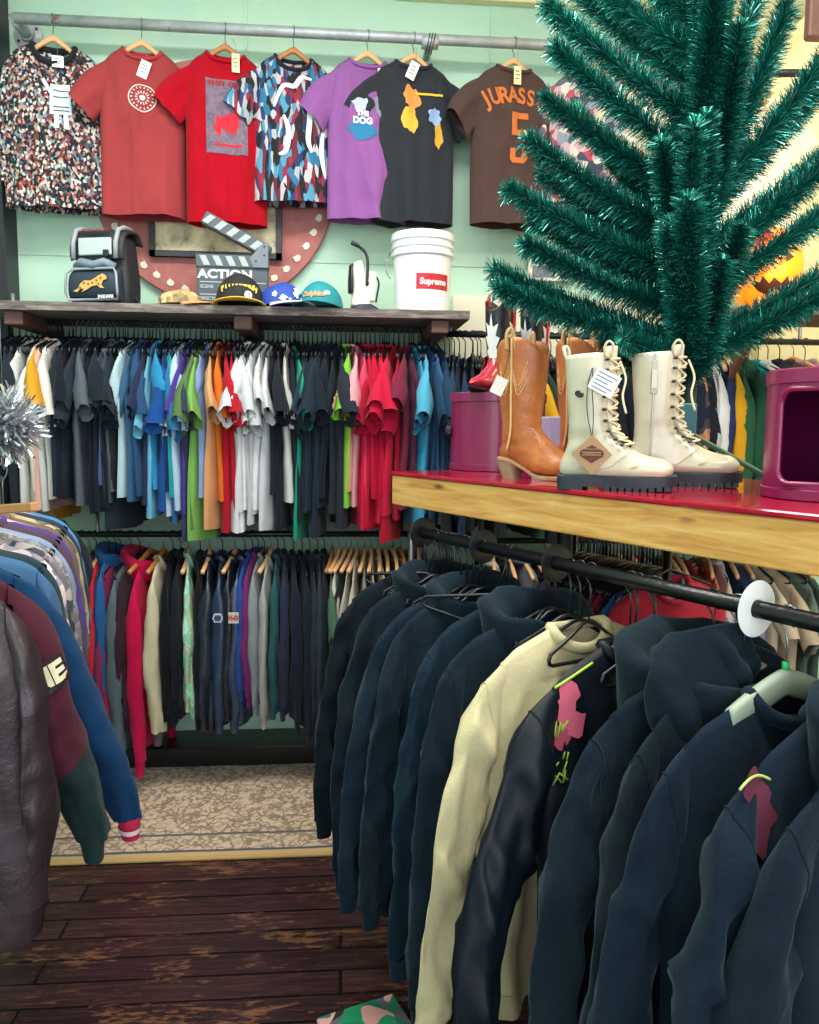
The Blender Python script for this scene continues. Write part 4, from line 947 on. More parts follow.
# ---------------------------------------------------------------- magenta drums
MAG = plain('#780a48', .38, 0, .25, name='magenta plastic')
def drum(P, rz, label, H=.25, RR=.16, door=True):
    r = empty('storage_drum', P, rz, label, 'storage drum')
    w = R(46) if door else 0; n = 64
    # wall with a rounded doorway facing local -y, built as grid with hole
    zs = [0, .012, .014, .03, .045, .2*H/.25, .215*H/.25, H-.022, H-.02, H-.006, H]
    m = MB()
    m.lathe([(RR-.006, 0), (RR, .002), (RR, .02), (RR-.004, .022), (RR-.004, H-.03), (RR+.0, H-.028), (RR, H-.003), (RR-.004, H), (RR-.02, H), (RR-.022, H-.004), (0, H-.004)], n)
    if door:
        b2 = MB(); b2.v = m.v; keep = []
        for f in m.f:
            keep.append(f)
        # subdivide the straight wall band finely and cut a rounded rectangle
        band = [f for f in m.f if len(f) == 4 and all(.0215 < m.v[i].z < H-.0285 for i in f)]
        m.f = [f for f in m.f if f not in band]; m.m = [0]*len(m.f)
        nz_, na = 24, 128; z0, z1 = .022, H-.03; vs = []; fs = []
        for i in range(nz_+1):
            for j in range(na): a = 2*pi*j/na; vs.append(V(((RR-.004)*cos(a), (RR-.004)*sin(a), z0+(z1-z0)*i/nz_)))
        def inside(a, z):
            da = (a+pi/2+pi) % (2*pi)-pi; x = da*RR; hx, hz, rc = .088, (z1-z0)*.5-.012, .03; dz = z-(z0+z1)/2
            qx, qz = max(abs(x)-hx+rc, 0), max(abs(dz)-hz+rc, 0); return qx*qx+qz*qz < rc*rc
        for i in range(nz_):
            for j in range(na):
                if not inside(2*pi*(j+.5)/na, z0+(z1-z0)*(i+.5)/nz_): fs.append((i*na+j, i*na+(j+1) % na, (i+1)*na+(j+1) % na, (i+1)*na+j))
        m.add(vs, fs)
    m.build('shell', MAG, r, auto=40)
    if door:
        m = MB(); pts = []
        z0, z1 = .022, H-.03; hx, hz, rc = .090, (z1-z0)*.5-.010, .03; cz = (z0+z1)/2
        for q, (sx, sz) in enumerate(((1, 1), (-1, 1), (-1, -1), (1, -1))):
            for k in range(7):
                a = q*pi/2+k*pi/12; x = sx*(hx-rc)+rc*cos(a); z = cz+sz*(hz-rc)+rc*sin(a); aa = -pi/2+x/RR; pts.append((RR*cos(aa)*1.0, RR*sin(aa)*1.0, z))
        m.tube(pts, .006, 8, closed=True); m.build('door_rim', MAG, r)
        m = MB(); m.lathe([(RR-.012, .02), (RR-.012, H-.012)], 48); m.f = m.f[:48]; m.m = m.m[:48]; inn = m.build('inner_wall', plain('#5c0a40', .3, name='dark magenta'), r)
        # inner lining open at the doorway
        me = inn.data; import bmesh as _b; b = _b.new(); b.from_mesh(me)
        _b.ops.delete(b, geom=[f for f in b.faces if abs((atan2(f.calc_center_median().y, f.calc_center_median().x)+pi/2+pi) % (2*pi)-pi) < .6], context='FACES'); b.to_mesh(me); b.free()
        MB().lathe([(0, .018), (RR-.01, .018), (RR-.01, .022), (0, .022)], 48).build('inner_floor', MAG, r)
    else:
        m = MB(); m.tube([(-.132, -.085, H*.45), (-.138, -.08, H*.5), (-.132, -.085, H*.56)], .012, 8); m.build('finger_hole', plain('#2a0418', .6), r)
    return r
DP = on_table(496, 2.62); drum(DP, R(-28), 'glossy magenta round drum at the far end of the red table', .245, .155, False)
DH = .245
DP2 = on_table(848, 1.62); drum(DP2, R(-52), 'glossy magenta round drum with open doorway at right table end', .255, .165, True)
# ---------------------------------------------------------------- boots
def loop_lace(m, a, b, bulge, r=.0028): m.tube([crom([a, (V(a)+V(b))/2+V(bulge), b], i/8) for i in range(9)], r, 6)
CRM = plain('#bdb6a0', .28, 0, .35, bump=.25, bs=14, name='cream leather'); SOLE = plain('#1d2733', .55, name='dark rubber')
def combat_boot(P, rz, label, side=1, tagged=False, s=1.0):
    r = empty('combat_boot', P, rz, label, 'boot', None); r.scale = (s,)*3
    A = [(-.062, 0, .315), (-.056, 0, .24), (-.05, 0, .17), (-.05, 0, .11), (-.066, 0, .062), (-.062, 0, .032), (-.01, 0, .03), (.06, 0, .028), (.12, 0, .026), (.165, 0, .026), (.185, 0, .032)]
    B = [(.050, 0, .322), (.048, 0, .25), (.046, 0, .18), (.052, 0, .135), (.066, 0, .122), (.086, 0, .108), (.118, 0, .09), (.148, 0, .08), (.176, 0, .075), (.194, 0, .06), (.196, 0, .045)]
    W = [.048, .047, .044, .04, .039, .041, .042, .045, .05, .043, .022]
    def fn(p, t, a):
        q = V(p); q.y += .002*noise.noise(V((p.x*20, p.z*20, 1)))*2; 
        k = sst(.05, .25, t)*(1-sst(.4, .6, t)); q.y += .0035*k*noise.noise(V((p.x*8, p.z*45, 4+side))); q.x += .003*k*noise.noise(V((p.y*10, p.z*50, 9)))
        return q
    m = MB(); m.loft(A, B, W, 46, 28, flat=2.35, cap=(False, True), fn=fn); up_ = m.build('upper', CRM, r); md = up_.modifiers.new('t', 'SOLIDIFY'); md.thickness = .004; md.offset = -1
    foot = [(-.074, 0), (-.062, .034), (-.02, .04), (.04, .04), (.1, .053), (.15, .053), (.185, .038), (.202, .012), (.202, -.012), (.185, -.034), (.15, -.046), (.1, -.046), (.04, -.036), (-.02, -.037), (-.062, -.033)]
    N = 60; fo = [crom([(x, y, 0) for x, y in foot+foot[:1]], i/N) for i in range(N)]
    m = MB(); vs = []
    for z, k in ((.009, 1), (.034, 1.01), (.038, .98)): vs += [V((.06+(p.x-.06)*k, p.y*k, z+.006*sst(.12, .2, p.x))) for p in fo]
    m.add(vs, [(q*N+j, q*N+(j+1) % N, (q+1)*N+(j+1) % N, (q+1)*N+j) for q in range(2) for j in range(N)]+[tuple(range(N)), tuple(range(2*N, 3*N))])
    # heel and lugs
    hv = [p for p in fo if p.x < .0]
    hs = sorted(hv, key=lambda p: atan2(p.y, p.x+.03)); m.add([V((p.x, p.y, .0)) for p in hs]+[V((p.x, p.y, .02)) for p in hs], [(i, (i+1) % len(hs), (i+1) % len(hs)+len(hs), i+len(hs)) for i in range(len(hs))]+[tuple(range(len(hs)))])
    for i in range(9):
        x = .045+i*.017
        if x > .19: continue
        ys = [p.y for p in fo if abs(p.x-x) < .012]; m.box((x, min(ys)-.001, .0+.004*sst(.12, .2, x)), (x+.0125, max(ys)+.001, .012+.004*sst(.12, .2, x)))
    m.v = [V((p.x, p.y, p.z*.92)) for p in m.v]; m.build('sole', SOLE, r, smooth=False)
    # toe cap seam, heel counter seam, tongue, eyelets, laces
    m = MB()
    for tt in (.70, .715):
        pts = []
        for j in range(15): a = -pi*.5+pi*j/14; q = crom(A, tt); p = crom(B, tt); c = (q+p)/2; h = (p-q)/2; pts.append(c+h*cos(a)*1.01+V((0, c1(W, tt)*sin(a)*1.02, 0)))
        m.tube(pts, .0012, 5)
    m.build('toe_cap_seam', plain('#b8ae96', .5), r)
    m = MB(); pts = [crom([(.02, -.043*side, .05), (.055, -.044*side, .055), (.075, -.042*side, .07), (.10, -.032*side, .09)], i/10) for i in range(11)]
    for sd in (-1, 1): MB().tube([V((p.x, sd*abs(p.y)*1.02, p.z)) for p in pts], .0012, 5).build('vamp_seam', plain('#a8a088', .5), r)
    m = MB(); m.loft([(.03, 0, .335), (.034, 0, .25), (.034, 0, .17), (.06, 0, .12)], [(.060, 0, .338), (.056, 0, .25), (.056, 0, .17), (.085, 0, .118)], [.026, .022, .02, .018], 12, 14); m.build('tongue', plain('#c6bea8', .5, bump=.3, bs=30), r)
    ey = MB(); lc = MB(); prev = None
    for i in range(9):
        t = i/8; z = .305-.205*t; c = crom([(.045, 0, .305), (.043, 0, .25), (.042, 0, .19), (.052, 0, .14), (.084, 0, .108)], t); yy = .024-.003*t
        for sd in (-1, 1):
            q = V((c.x+.000, sd*(yy+.009), c.z)); MB().tube([q+V((-.006, sd*.004, 0)), q+V((.001, sd*.006, 0))], .0038, 10).build('eyelet', plain('#3a3a38', .3, .8), r, smooth=False)
        pa_, pb_ = V((c.x+.004, -(yy+.008), c.z)), V((c.x+.004, yy+.008, c.z))
        loop_lace(lc, pa_, pb_, (.016, 0, .004))
        if prev:
            loop_lace(lc, prev[0], pb_, (.014, 0, 0), .0024); loop_lace(lc, prev[1], pa_, (.018, 0, 0), .0024)
        prev = (pa_, pb_)
    lc.tube([crom([(.05, -.03, .31), (.055, -.04, .335), (.045, -.045, .345), (.035, -.042, .33), (.04, -.035, .31)], i/16) for i in range(17)], .003, 6)
    lc.tube([crom([(.07, -.03, .30), (.085, -.035, .26), (.08, -.04, .22), (.09, -.045, .18)], i/14) for i in range(15)], .0026, 6)
    lc.build('laces', plain('#d3c6a6', .8), r)
    m = MB(); m.box((-.012, side*.046-.003, .22), (.004, side*.046+.003, .30), bev=.002); m.tube([(-.004, side*.0475, .315), (-.006, side*.047, .06)], .0022, 6)
    m.build('side_zip', plain('#a8a69a', .4, .3), r, smooth=False)
    m = MB(); m.box((-.008, side*.05, .235), (.001, side*.0535, .275), bev=.0015); m.build('zip_pull', plain('#c2beb0', .5), r, smooth=False)
    m = MB(); m.tube([crom([(-.056, -.006, .30), (-.066, -.006, .335), (-.058, .006, .335), (-.052, .006, .30)], i/10) for i in range(11)], .005, 6); m.build('pull_loop', CRM, r)
    if tagged:
        t = MB(); t.box((-.033, -.001, -.033), (.033, .001, .033), T(.018, -.062, .085, ry=R(45))); ht = t.build('diamond_tag', plain('#a5805c', .7, bump=.2, name='kraft card'), r, smooth=False)
        m = MB(); sh_ = [(-.026, .006), (-.016, .012), (0, .02), (.016, .012), (.026, .006), (.026, -.006), (.016, -.012), (0, -.022), (-.016, -.012), (-.026, -.006)]
        m.prism(sh_, .0006, T(.018, -.0638, .087)); m.build('shield_emblem', plain('#5c2c28', .7), ht, smooth=False)
        m = MB(); m.prism([(-.022, .004), (.022, .004), (.022, -.004), (-.022, -.004)], .0003, T(.018, -.0643, .087)); m.build('emblem_bar', plain('#b08a68', .7), ht, smooth=False)
        text('HARLEY-DAVIDSON', .0062, .0003, .0001).xf(T(.018, -.0646, .087)).build('tag_lettering', plain('#4a221f', .7), ht)
        text('MOTOR CYCLES', .0045, .0001, .0001).xf(T(.018, -.0643, .0975)).build('tag_lettering', plain('#b08a68', .7), ht)
        m = MB(); m.tube([crom([(.018, -.062, .12), (.004, -.06, .18), (.002, -.055, .24), (.01, -.048, .285)], i/12) for i in range(13)], .0011, 5); m.tube([crom([(.018, -.062, .12), (.018, -.06, .18), (.012, -.055, .24), (.012, -.048, .285)], i/12) for i in range(13)], .0011, 5); m.build('black_cord', plain('#1a1a1c', .7), ht)
        t = MB(); t.box((-.03, -.0008, -.026), (.03, .0008, .026), T(.042, -.066, .25, ry=R(28))); pt_ = t.build('price_tag', plain('#e3e4ea', .5), r, smooth=False)
        m = MB()
        for i in range(5): m.box((-.024, -.0014, .016-.009*i), (.024-.008*(i % 3), -.0009, .018-.009*i), T(.042, -.066, .25, ry=R(28)))
        m.build('handwriting', plain('#4c5670', .6), pt_, smooth=False)
        m = MB(); out = ellipse(0, 0, .011, .008, 14); out[3] = (out[3][0], out[3][1]-.004); m.prism(out, .001, T(-.018, -.0485, .225, ry=R(25))); m.build('black_patch', plain('#15171b', .6), r, smooth=False)
    return r
combat_boot(on_table(587, 1.80), R(-27), 'cream lace-up combat boot with hanging diamond tag and price tag', 1, True, .93)
combat_boot(on_table(652, 1.95), R(-24), 'cream lace-up combat boot without a tag, nearer the tree post', -1, False, .99)
TAN = leather('#b5713a', .36)
def cow_mat(c1_, c2_, c3_):
    n = NT('cowboy leather'); co = n.coord(); s = n.n('SeparateXYZ'); n.l(co, s.inputs[0]); a = n.noise(co, 12, 5, .6)
    c = n.ramp(a.outputs[0], [(.3, c1_), (.55, c2_), (.75, c3_)])
    n.l(c, n.b.inputs['Base Color']); n.b.inputs['Roughness'].default_value = .34
    w = n.noise(co, 30, 6, .7, .8); n.bump(w.outputs[0], .3, .01); return n.m
COW = cow_mat('#9a5428', '#b56b35', '#cf8f4c'); STI = plain('#d8b27a', .6, name='stitch')
def cowboy_boot(P, rz, label, cat_mat, foot_mat=None, s=1.0, heel=None, flame=None, trim=None, tagc=False, ry=0):
    r = empty('cowboy_boot', P, rz, label, 'boot'); r.scale = (s,)*3; r.rotation_euler = (0, ry, rz)
    A = [(-.075, 0, .375), (-.07, 0, .30), (-.062, 0, .22), (-.055, 0, .15), (-.058, 0, .10), (-.062, 0, .062), (-.03, 0, .05), (.03, 0, .022), (.09, 0, .012), (.15, 0, .012), (.205, 0, .018), (.228, 0, .026)]
    B = [(.078, 0, .375), (.074, 0, .30), (.066, 0, .22), (.06, 0, .165), (.066, 0, .142), (.082, 0, .12), (.11, 0, .098), (.14, 0, .078), (.17, 0, .066), (.20, 0, .055), (.226, 0, .042), (.236, 0, .034)]
    W = [.063, .06, .056, .048, .044, .042, .041, .043, .046, .038, .018, .006]
    def fn(p, t, a):
        q = V(p); lim = sst(0, .02, .02-t)
        if t < .12: q.z += (.022*abs(sin(a))**1.5-.03*abs(cos(a))**3)*(1-t/.12)
        k = sst(.15, .35, t)*(1-sst(.45, .6, t)); q.y += .004*k*noise.noise(V((p.x*8, p.z*38, 2))); q.x += .005*k*noise.noise(V((p.y*10, p.z*40, 6)))
        return q
    m = MB(); m.loft(A, B, W, 52, 28, flat=2.15, cap=(False, True), fn=fn)
    mats = [cat_mat, foot_mat or cat_mat]
    if foot_mat: m.m = [1 if (sum((m.v[i].z for i in f), 0)/len(f) < .135+(.03*cos(sum(m.v[i].x for i in f)/len(f)*20) if True else 0)) else 0 for f in m.f]
    u = m.build('upper', mats, r); md = u.modifiers.new('t', 'SOLIDIFY'); md.thickness = .004; md.offset = -1
    foot = [(-.07, 0), (-.055, .034), (-.01, .036), (.05, .034), (.1, .045), (.15, .047), (.20, .03), (.236, .01), (.245, 0), (.236, -.01), (.20, -.028), (.15, -.042), (.1, -.04), (.05, -.03), (-.01, -.033), (-.055, -.032)]
    N = 60; fo = [crom([(x, y, 0) for x, y in foot+foot[:1]], i/N) for i in range(N)]
    def sz(x): return c1([.052, .05, .03, .006, .002, .002, .006, .014], (x+.07)/.315)
    m = MB(); vs = []
    for dz, k in ((0, 1), (.008, 1.02), (.010, .98)): vs += [V((.06+(p.x-.06)*k, p.y*k, sz(p.x)+dz)) for p in fo]
    m.add(vs, [(q*N+j, q*N+(j+1) % N, (q+1)*N+(j+1) % N, (q+1)*N+j) for q in range(2) for j in range(N)]+[tuple(range(N)), tuple(range(2*N, 3*N))])
    m.build('sole', plain('#a88660' if not heel else heel, .6), r, auto=40)
    m = MB(); m.loft([(-.071, 0, .056), (-.062, 0, .03), (-.05, 0, .0)], [(.005, 0, .05), (-.003, 0, .03), (.0, 0, .0)], [.034, .031, .028], 8, 18, flat=3); m.build('heel', plain('#8c7a60' if not heel else heel, .6, bump=.3, bs=60), r, auto=40)
    # side seams, pull straps, stitching
    m = MB()
    for sd in (-1, 1):
        m.tube([crom([(0, sd*.064, .395), (.0, sd*.061, .30), (-.002, sd*.057, .22), (-.006, sd*.0485, .14), (-.02, sd*.043, .08)], i/16) for i in range(17)], .0035, 6)
        for q in range(0 if flame else 3):
            k = .012*q; m.tube([crom([(-.045, sd*(.047+.001), .33-k*2), (-.022, sd*.060, .26-k), (.0, sd*.0605, .31-k), (.022, sd*.060, .26-k), (.045, sd*.051, .33-k*2)], i/20) for i in range(21)], .0009, 4)
        m.tube([crom([(.03, sd*.045, .12), (.055, sd*.044, .145), (.075, sd*.035, .12), (.09, sd*.04, .085)], i/14) for i in range(15)], .001, 4)
    m.build('stitching', STI if not trim else trim, r)
    for sd in (-1, 1):
        m = MB(); m.tube([crom([(-.012, sd*.066, .36), (-.012, sd*.070, .405), (-.0, sd*.06, .418), (.008, sd*.056, .36)], i/12) for i in range(13)], .006, 6)
        m.build('pull_strap', trim or plain('#c9a06a', .6), r)
    if flame:
        for sd in (-1, 1):
            out = [(-.012, .15), (-.03, .19), (-.018, .20), (-.035, .25), (-.02, .25), (-.03, .31), (-.008, .29), (.0, .345), (.008, .285), (.03, .3), (.018, .25), (.034, .24), (.018, .2), (.03, .18), (.012, .15)]
            m = subdiv(poly(out), .015); m.v = [V((p.x, sd*(c1([.0485, .057, .0605, .064], (p.z-.15)/.23)*(1-(abs(p.x)/.075)**2.15)**.46+.0035), p.z)) for p in m.v]
            m.build('flame_inlay', plain('#dfe3e2', .4), r)
        m = subdiv(poly(out), .012); m.v = [V((c1([.058, .0665, .075, .078], (p.z-.15)/.21)*sqrt(max(0, 1-(p.x/.064)**2))+.004, p.x, p.z-.012)) for p in m.v]; m.build('flame_inlay', plain('#dfe3e2', .4), r)
        for xx in (-.066, .066): MB().tube([crom([(0, xx*1.0, .36), (0, xx*.96, .28), (0, xx*.9, .2)], i/8) for i in range(9)], .007, 6).build('red_piping', plain('#b81e38', .4), r)
    if tagc:
        t = MB(); t.box((-.018, -.0008, -.05), (.018, .0008, 0), T(-.02, -.072, .285, ry=R(25), rz=R(30))); t.build('price_tag', plain('#d9d4cc', .5), r, smooth=False)
        m = MB(); m.tube([(-.02, -.072, .285), (-.01, -.07, .32), (0, -.068, .36)], .0009, 5); m.build('cord', plain('#3a3028', .6), r)
    return r
cowboy_boot(on_table(519, 2.16), R(-42), 'tan leather cowboy boot with a small tag, beside magenta drum', COW, tagc=True, s=.93)
cowboy_boot(on_table(576, 2.32), R(-52), 'tan leather cowboy boot standing behind the tagged combat boot', COW, s=.98)
BLK = leather('#1b2028', .3); REDL = plain('#a81c36', .25, 0, .3, bump=.2, bs=20, name='red leather')
for px, zd, rz, lb in ((497, 2.60, 228, 'black and red western boot with white flames on magenta drum, left one'), (531, 2.70, 222, 'black and red western boot with white flames on drum, right one')):
    cowboy_boot(on_table(px, zd, DH), R(rz), lb, BLK, REDL, s=.74, heel='#17191d', flame=True, trim=plain('#b81e38', .4))
# lavender box standing between the cowboy boots
P = on_table(552, 2.45); b_ = empty('lavender_card', P, R(-20), 'lavender card box between the two tan cowboy boots', 'box')
MB().box((-.06, -.03, 0), (.06, .03, .17), bev=.003).build('carton', plain('#a79ac6', .6), b_, smooth=False); b_.name = 'lavender_box'
# ================================================================ tinsel tree
TZ = 2.02; TR = on_table(681, TZ)
GM = plain('#2c5c4c', .5, .2, name='green metal')
tree = empty('tinsel_tree', TR, 0, 'green tinsel christmas tree standing on the red table', 'christmas tree')
sR = TZ/F      # metres per pixel at the trunk
trunk_top = 500*sR
MB().tube([(0, 0, .02), (.01, 0, .3), (.02, 0, trunk_top+.35)], [.022, .018, .012], 12).build('trunk', plain('#12382e', .6), tree)
m = MB(); m.box((-.022, -.022, 0), (.022, .022, .2), bev=.003); m.build('stand_post', plain('#3c6c78', .4, .3), tree, smooth=False)
for k in range(4):
    a = R(-50+90*k); m = MB(); m.box((0, -.009, -.004), (.26, .009, .006), T(.015*cos(a), .015*sin(a), .125, ry=R(27), rz=a), bev=.002)
    m.build('stand_leg', GM, tree, smooth=False)
TIN = []
for nm, c_, ro, me_ in (('tinsel teal', '#0a6c60', .35, .5), ('tinsel deep', '#094c47', .45, .45), ('tinsel bright', '#27ad9a', .25, .7), ('tinsel pale', '#8fe0d4', .2, .8)):
    TIN.append(plain(c_, ro, me_, name=nm))
def branch_mesh(seed, L, n):
    rr = random.Random(seed); m = MB()
    def path(t): return V((L*t, .02*L*sin(3*t+seed), .10*L*t*t*(1)))
    m.tube([path(i/10) for i in range(11)], .003, 5, mi=1)
    for i in range(n):
        t = rr.random()**.9*.995+.005; p = path(t); a = rr.random()*2*pi; le = rr.uniform(.028, .058)*(1-.25*t)
        lean = rr.uniform(.15, .75); dx = V((lean, cos(a), sin(a)+.1)).normalized()
        wv = V((rr.uniform(-1, 1), rr.uniform(-1, 1), rr.uniform(-1, 1))).cross(dx)
        if wv.length < .05: continue
        wv = wv.normalized()*.0011; dr_ = V((0, 0, -.004*rr.random())); mid = p+dx*le*.5
        q = rr.random(); mi = 1 if q < .28 else 0 if q < .66 else 2 if q < .91 else 3
        tip = p+dx*le+dr_
        m.add([p-wv, p+wv, mid+wv, mid-wv, tip+wv*.5, tip-wv*.5], [(0, 1, 2, 3), (3, 2, 4, 5)], mi)
    for i in range(50):
        a = rr.random()*2*pi; dx = V((1, cos(a)*.7, sin(a)*.7)).normalized(); p = path(1); wv = V((0, sin(a), -cos(a)))*.0011
        m.add([p-wv, p+wv, p+dx*.03+wv*.4, p+dx*.03-wv*.4], [(0, 1, 2, 3)], i % 3)
    me = m.mesh('branch', False)
    for q in TIN: me.materials.append(q)
    return me
BR = [branch_mesh(i, .5, 4000) for i in range(5)]
def branch(base_h, tip, i):
    b = V((.005+base_h*.01, 0, base_h)); dv = tip-b; L = dv.length
    o = bpy.data.objects.new('branch', BR[i % 5]); col.objects.link(o); o.parent = tree; o.location = b
    # local x along dv, curved tip upwards
    el = math.asin(dv.z/L); az = atan2(dv.y, dv.x)
    o.rotation_euler = (0, -el+.08, az); o.scale = (L/.5, 1, 1); return o
tr_px = proj(TR)
def loc_px(x, y, dy=0):       # point at the trunk's distance (+dy further)
    p = atz(x, y, TZ+dy); return p-TR
bl = [((655, 360), (622, 352), -.1), ((662, 385), (600, 350), .1), ((668, 352), (498, 291), -.05), ((664, 345), (494, 273), .05), ((664, 318), (524, 250), -.08), ((664, 305), (530, 221), .05), ((668, 285), (508, 192), 0), ((668, 262), (540, 176), .1), ((665, 250), (526, 143), -.05), ((668, 205), (545, 104), .05), ((672, 178), (552, 52), -.05), ((672, 140), (546, 8), 0), ((672, 80), (586, -18), .05), ((675, 50), (612, -60), 0), ((676, 110), (560, -30), .15), ((676, 220), (575, 110), .25), ((676, 290), (580, 215), .3),
      ((686, 360), (850, 285), -.08), ((686, 345), (838, 268), .05), ((690, 300), (850, 196), .0), ((690, 275), (840, 158), -.05), ((690, 262), (846, 135), .05), ((692, 225), (838, 62), .0), ((692, 215), (842, 38), -.06), ((694, 205), (790, 8), -.05), ((694, 170), (765, -30), .05), ((690, 100), (735, -60), 0), ((688, 230), (745, 60), -.2)]
for i, (b, t, dz) in enumerate(bl):
    bh_ = loc_px(*b).z; branch(bh_, loc_px(t[0], t[1], dz*1.2), i)
rb = random.Random(5)
for i in range(56):
    h_ = .24+ (i/56)*1.05; k = h_/1.2; az = rb.uniform(0, 2*pi)
    if abs(cos(az)) > .80: az = pi/2*rb.choice([-1, 1])+rb.uniform(-.5, .5)
    el = R(22+38*k+rb.uniform(-6, 6)); L = .46-.10*k+rb.uniform(-.05, .05)
    if sin(az) < -.3: el += R(30); L *= .95
    if cos(az) > .3: L *= .72
    elif cos(az) < -.5: L *= .85
    branch(h_, V((.01*h_, 0, h_))+V((cos(az)*cos(el), sin(az)*cos(el), sin(el)))*L, i)
# ================================================================ front rail of dark sweatshirts
FH = 1.245
RA = atH(416, 531, FH); RBt = atH(819, 623, FH); fd = (RBt-RA).normalized(); fa = atan2(fd.y, fd.x); fn_ = V((-fd.y, fd.x, 0)); gz = atan2(fn_.y, fn_.x)
FL = (RBt-RA).length
fr = empty('garment_rail', RA, fa, 'scuffed black round rail in front of the red table', 'rail')
m = MB(); m.tube([(-.03, 0, 0), (FL+.55, 0, 0)], .0155, 16); m.build('rail_tube', plain('#101216', .3, .2, bump=.5, bs=40, name='chipped black paint'), fr)
for x in (-.02, FL+.5): MB().tube([(x, .0, 0), (x, .0, -FH)], .014, 10).build('upright', plain('#101216', .35), fr)
def disc(px, rad, mat, nm, lb, grp=None, hole=True):
    s = min((i/400 for i in range(401)), key=lambda s: abs(proj(RA+fd*(s*FL*1.1))[0]-px)); P = RA+fd*(s*FL*1.1)
    r = empty(nm, P, fa, lb, 'size divider', grp)
    m = MB(); m.lathe([(.017, -.001), (rad-.003, -.001), (rad, 0), (rad-.003, .001), (.017, .001), (.017, -.001)], 40, M=T(z=-.0, ry=R(90))); m.build('disc', mat, r, auto=30); return r
BD = plain('#0e1013', .35, name='black disc')
disc(423, .045, BD, 'size_divider', 'round black size divider at the far end of the front rail')
disc(484, .045, BD, 'size_divider', 'round black size divider among the hooks, second from far end')
disc(556, .045, BD, 'size_divider', 'round black size divider nearest the white one on the front rail')
wd_ = disc(757, .05, plain('#d9dcdc', .3, name='white plastic'), 'size_divider', 'round white size divider on the front rail')
text('XL', .022, .001).xf(T(-.0018, 0, -.034, rz=R(-90))).build('size_lettering', plain('#a02a2a', .6), wd_)
HF = hanger_black(.0155, .175, .035).mesh('plastic_hanger')
GHM = plain('#8d9a88', .5, name='sage plastic')
def broad_hanger(P, rz, lb):
    h = empty('broad_hanger', P, rz, lb, 'hanger'); hook_mesh(.0155, -.092).build('hook', STEEL, h)
    m = MB(); A = []; B = []
    for i in range(13): u = -1+i/6; A.append((u*.13, .0, -.090-.05*abs(u)**1.3)); B.append((u*.13, 0, -.135-.045*abs(u)))
    m.loft(A, B, [.01, .012, .012, .012, .01], 26, 12, flat=3); m.build('arms', GHM, h)
    MB().tube([(0, 0, -.095), (0, 0, -.078)], .006, 8).build('size_clip', plain('#15a05c', .5), h)
def front_s(px, off):   # rail position whose point (shoulder offset off) projects to px
    return min((i/600*1.35-.05 for i in range(601)), key=lambda s: abs(proj(RA+fd*(s*FL)+fn_*off-V((0, 0, .175)))[0]-px))
NAVY = '#16252f'
def sweat(mesh_hex): 
    k = ('sw', mesh_hex)
    if k in _mc: return _mc[k]
    n = NT('sweatshirt fleece'); n.b.inputs['Base Color'].default_value = lin(mesh_hex); n.b.inputs['Roughness'].default_value = .95
    n.b.inputs['Sheen Weight'].default_value = .12; n.b.inputs['Sheen Roughness'].default_value = .45; n.b.inputs['Sheen Tint'].default_value = lin('#9fc0d0'); n.b.inputs['Specular IOR Level'].default_value = .2
    co = n.coord(); w = n.noise(co, 6, 5, .6, .3); a = n.noise(co, 500, 2)
    b2 = n.n('Bump', i_Strength=.35, i_Distance=.04); n.l(w.outputs[0], b2.inputs['Height']); b1 = n.n('Bump', i_Strength=.3, i_Distance=.001); n.l(a.outputs[0], b1.inputs['Height']); n.l(b2.outputs[0], b1.inputs['Normal']); n.l(b1.outputs[0], n.b.inputs['Normal'])
    _mc[k] = n.m; return n.m
fronts = [ # px of near shoulder, colour, hood size, name, label, options
 (350, '#08131b', 0, 'sweatshirt', 'black sweatshirt at the far end of the front rail', {}),
 (372, '#0a1822', .8, 'hooded_sweatshirt', 'dark hooded sweatshirt, second from the far end of front rail', {}),
 (390, '#0c1f2c', 0, 'sweatshirt', 'dark teal sweatshirt, third from the far end of front rail', {}),
 (408, '#0b1b26', .8, 'hooded_sweatshirt', 'dark hooded sweatshirt, fourth from the far end of front rail', {}),
 (432, '#0c212f', 0, 'sweatshirt', 'dark teal crewneck sweatshirt with smooth shoulder, fifth from far end', {}),
 (462, '#0a1a26', .9, 'hooded_sweatshirt', 'dark hooded sweatshirt directly behind the cream one', {}),
 (500, '#d9cfae', 0, 'sweatshirt', 'cream sweatshirt, only pale garment on the front rail', dict(cream=1)),
 (543, '#0d1a24', 0, 'jacket', 'shiny black sweatshirt with pink and green print in front of cream', dict(pink=1)),
 (616, '#0a1823', 1.15, 'hooded_sweatshirt', 'black hooded sweatshirt with big flopped hood on the front rail', dict(big=1)),
 (648, '#091620', .9, 'hooded_sweatshirt', 'dark hooded sweatshirt with rolled cuff right of the big hood', {}),
 (690, '#0a1b29', 0, 'sweatshirt', 'dark crewneck sweatshirt below the white size divider', {}),
 (740, '#0a1a28', 0, 'sweatshirt', 'dark sweatshirt with green and maroon print near right edge', dict(print=1)),
 (812, '#0a1824', .8, 'hooded_sweatshirt', 'dark hooded sweatshirt cut by the right edge of the picture', {})]
grp = 'dark garments on the front rail'
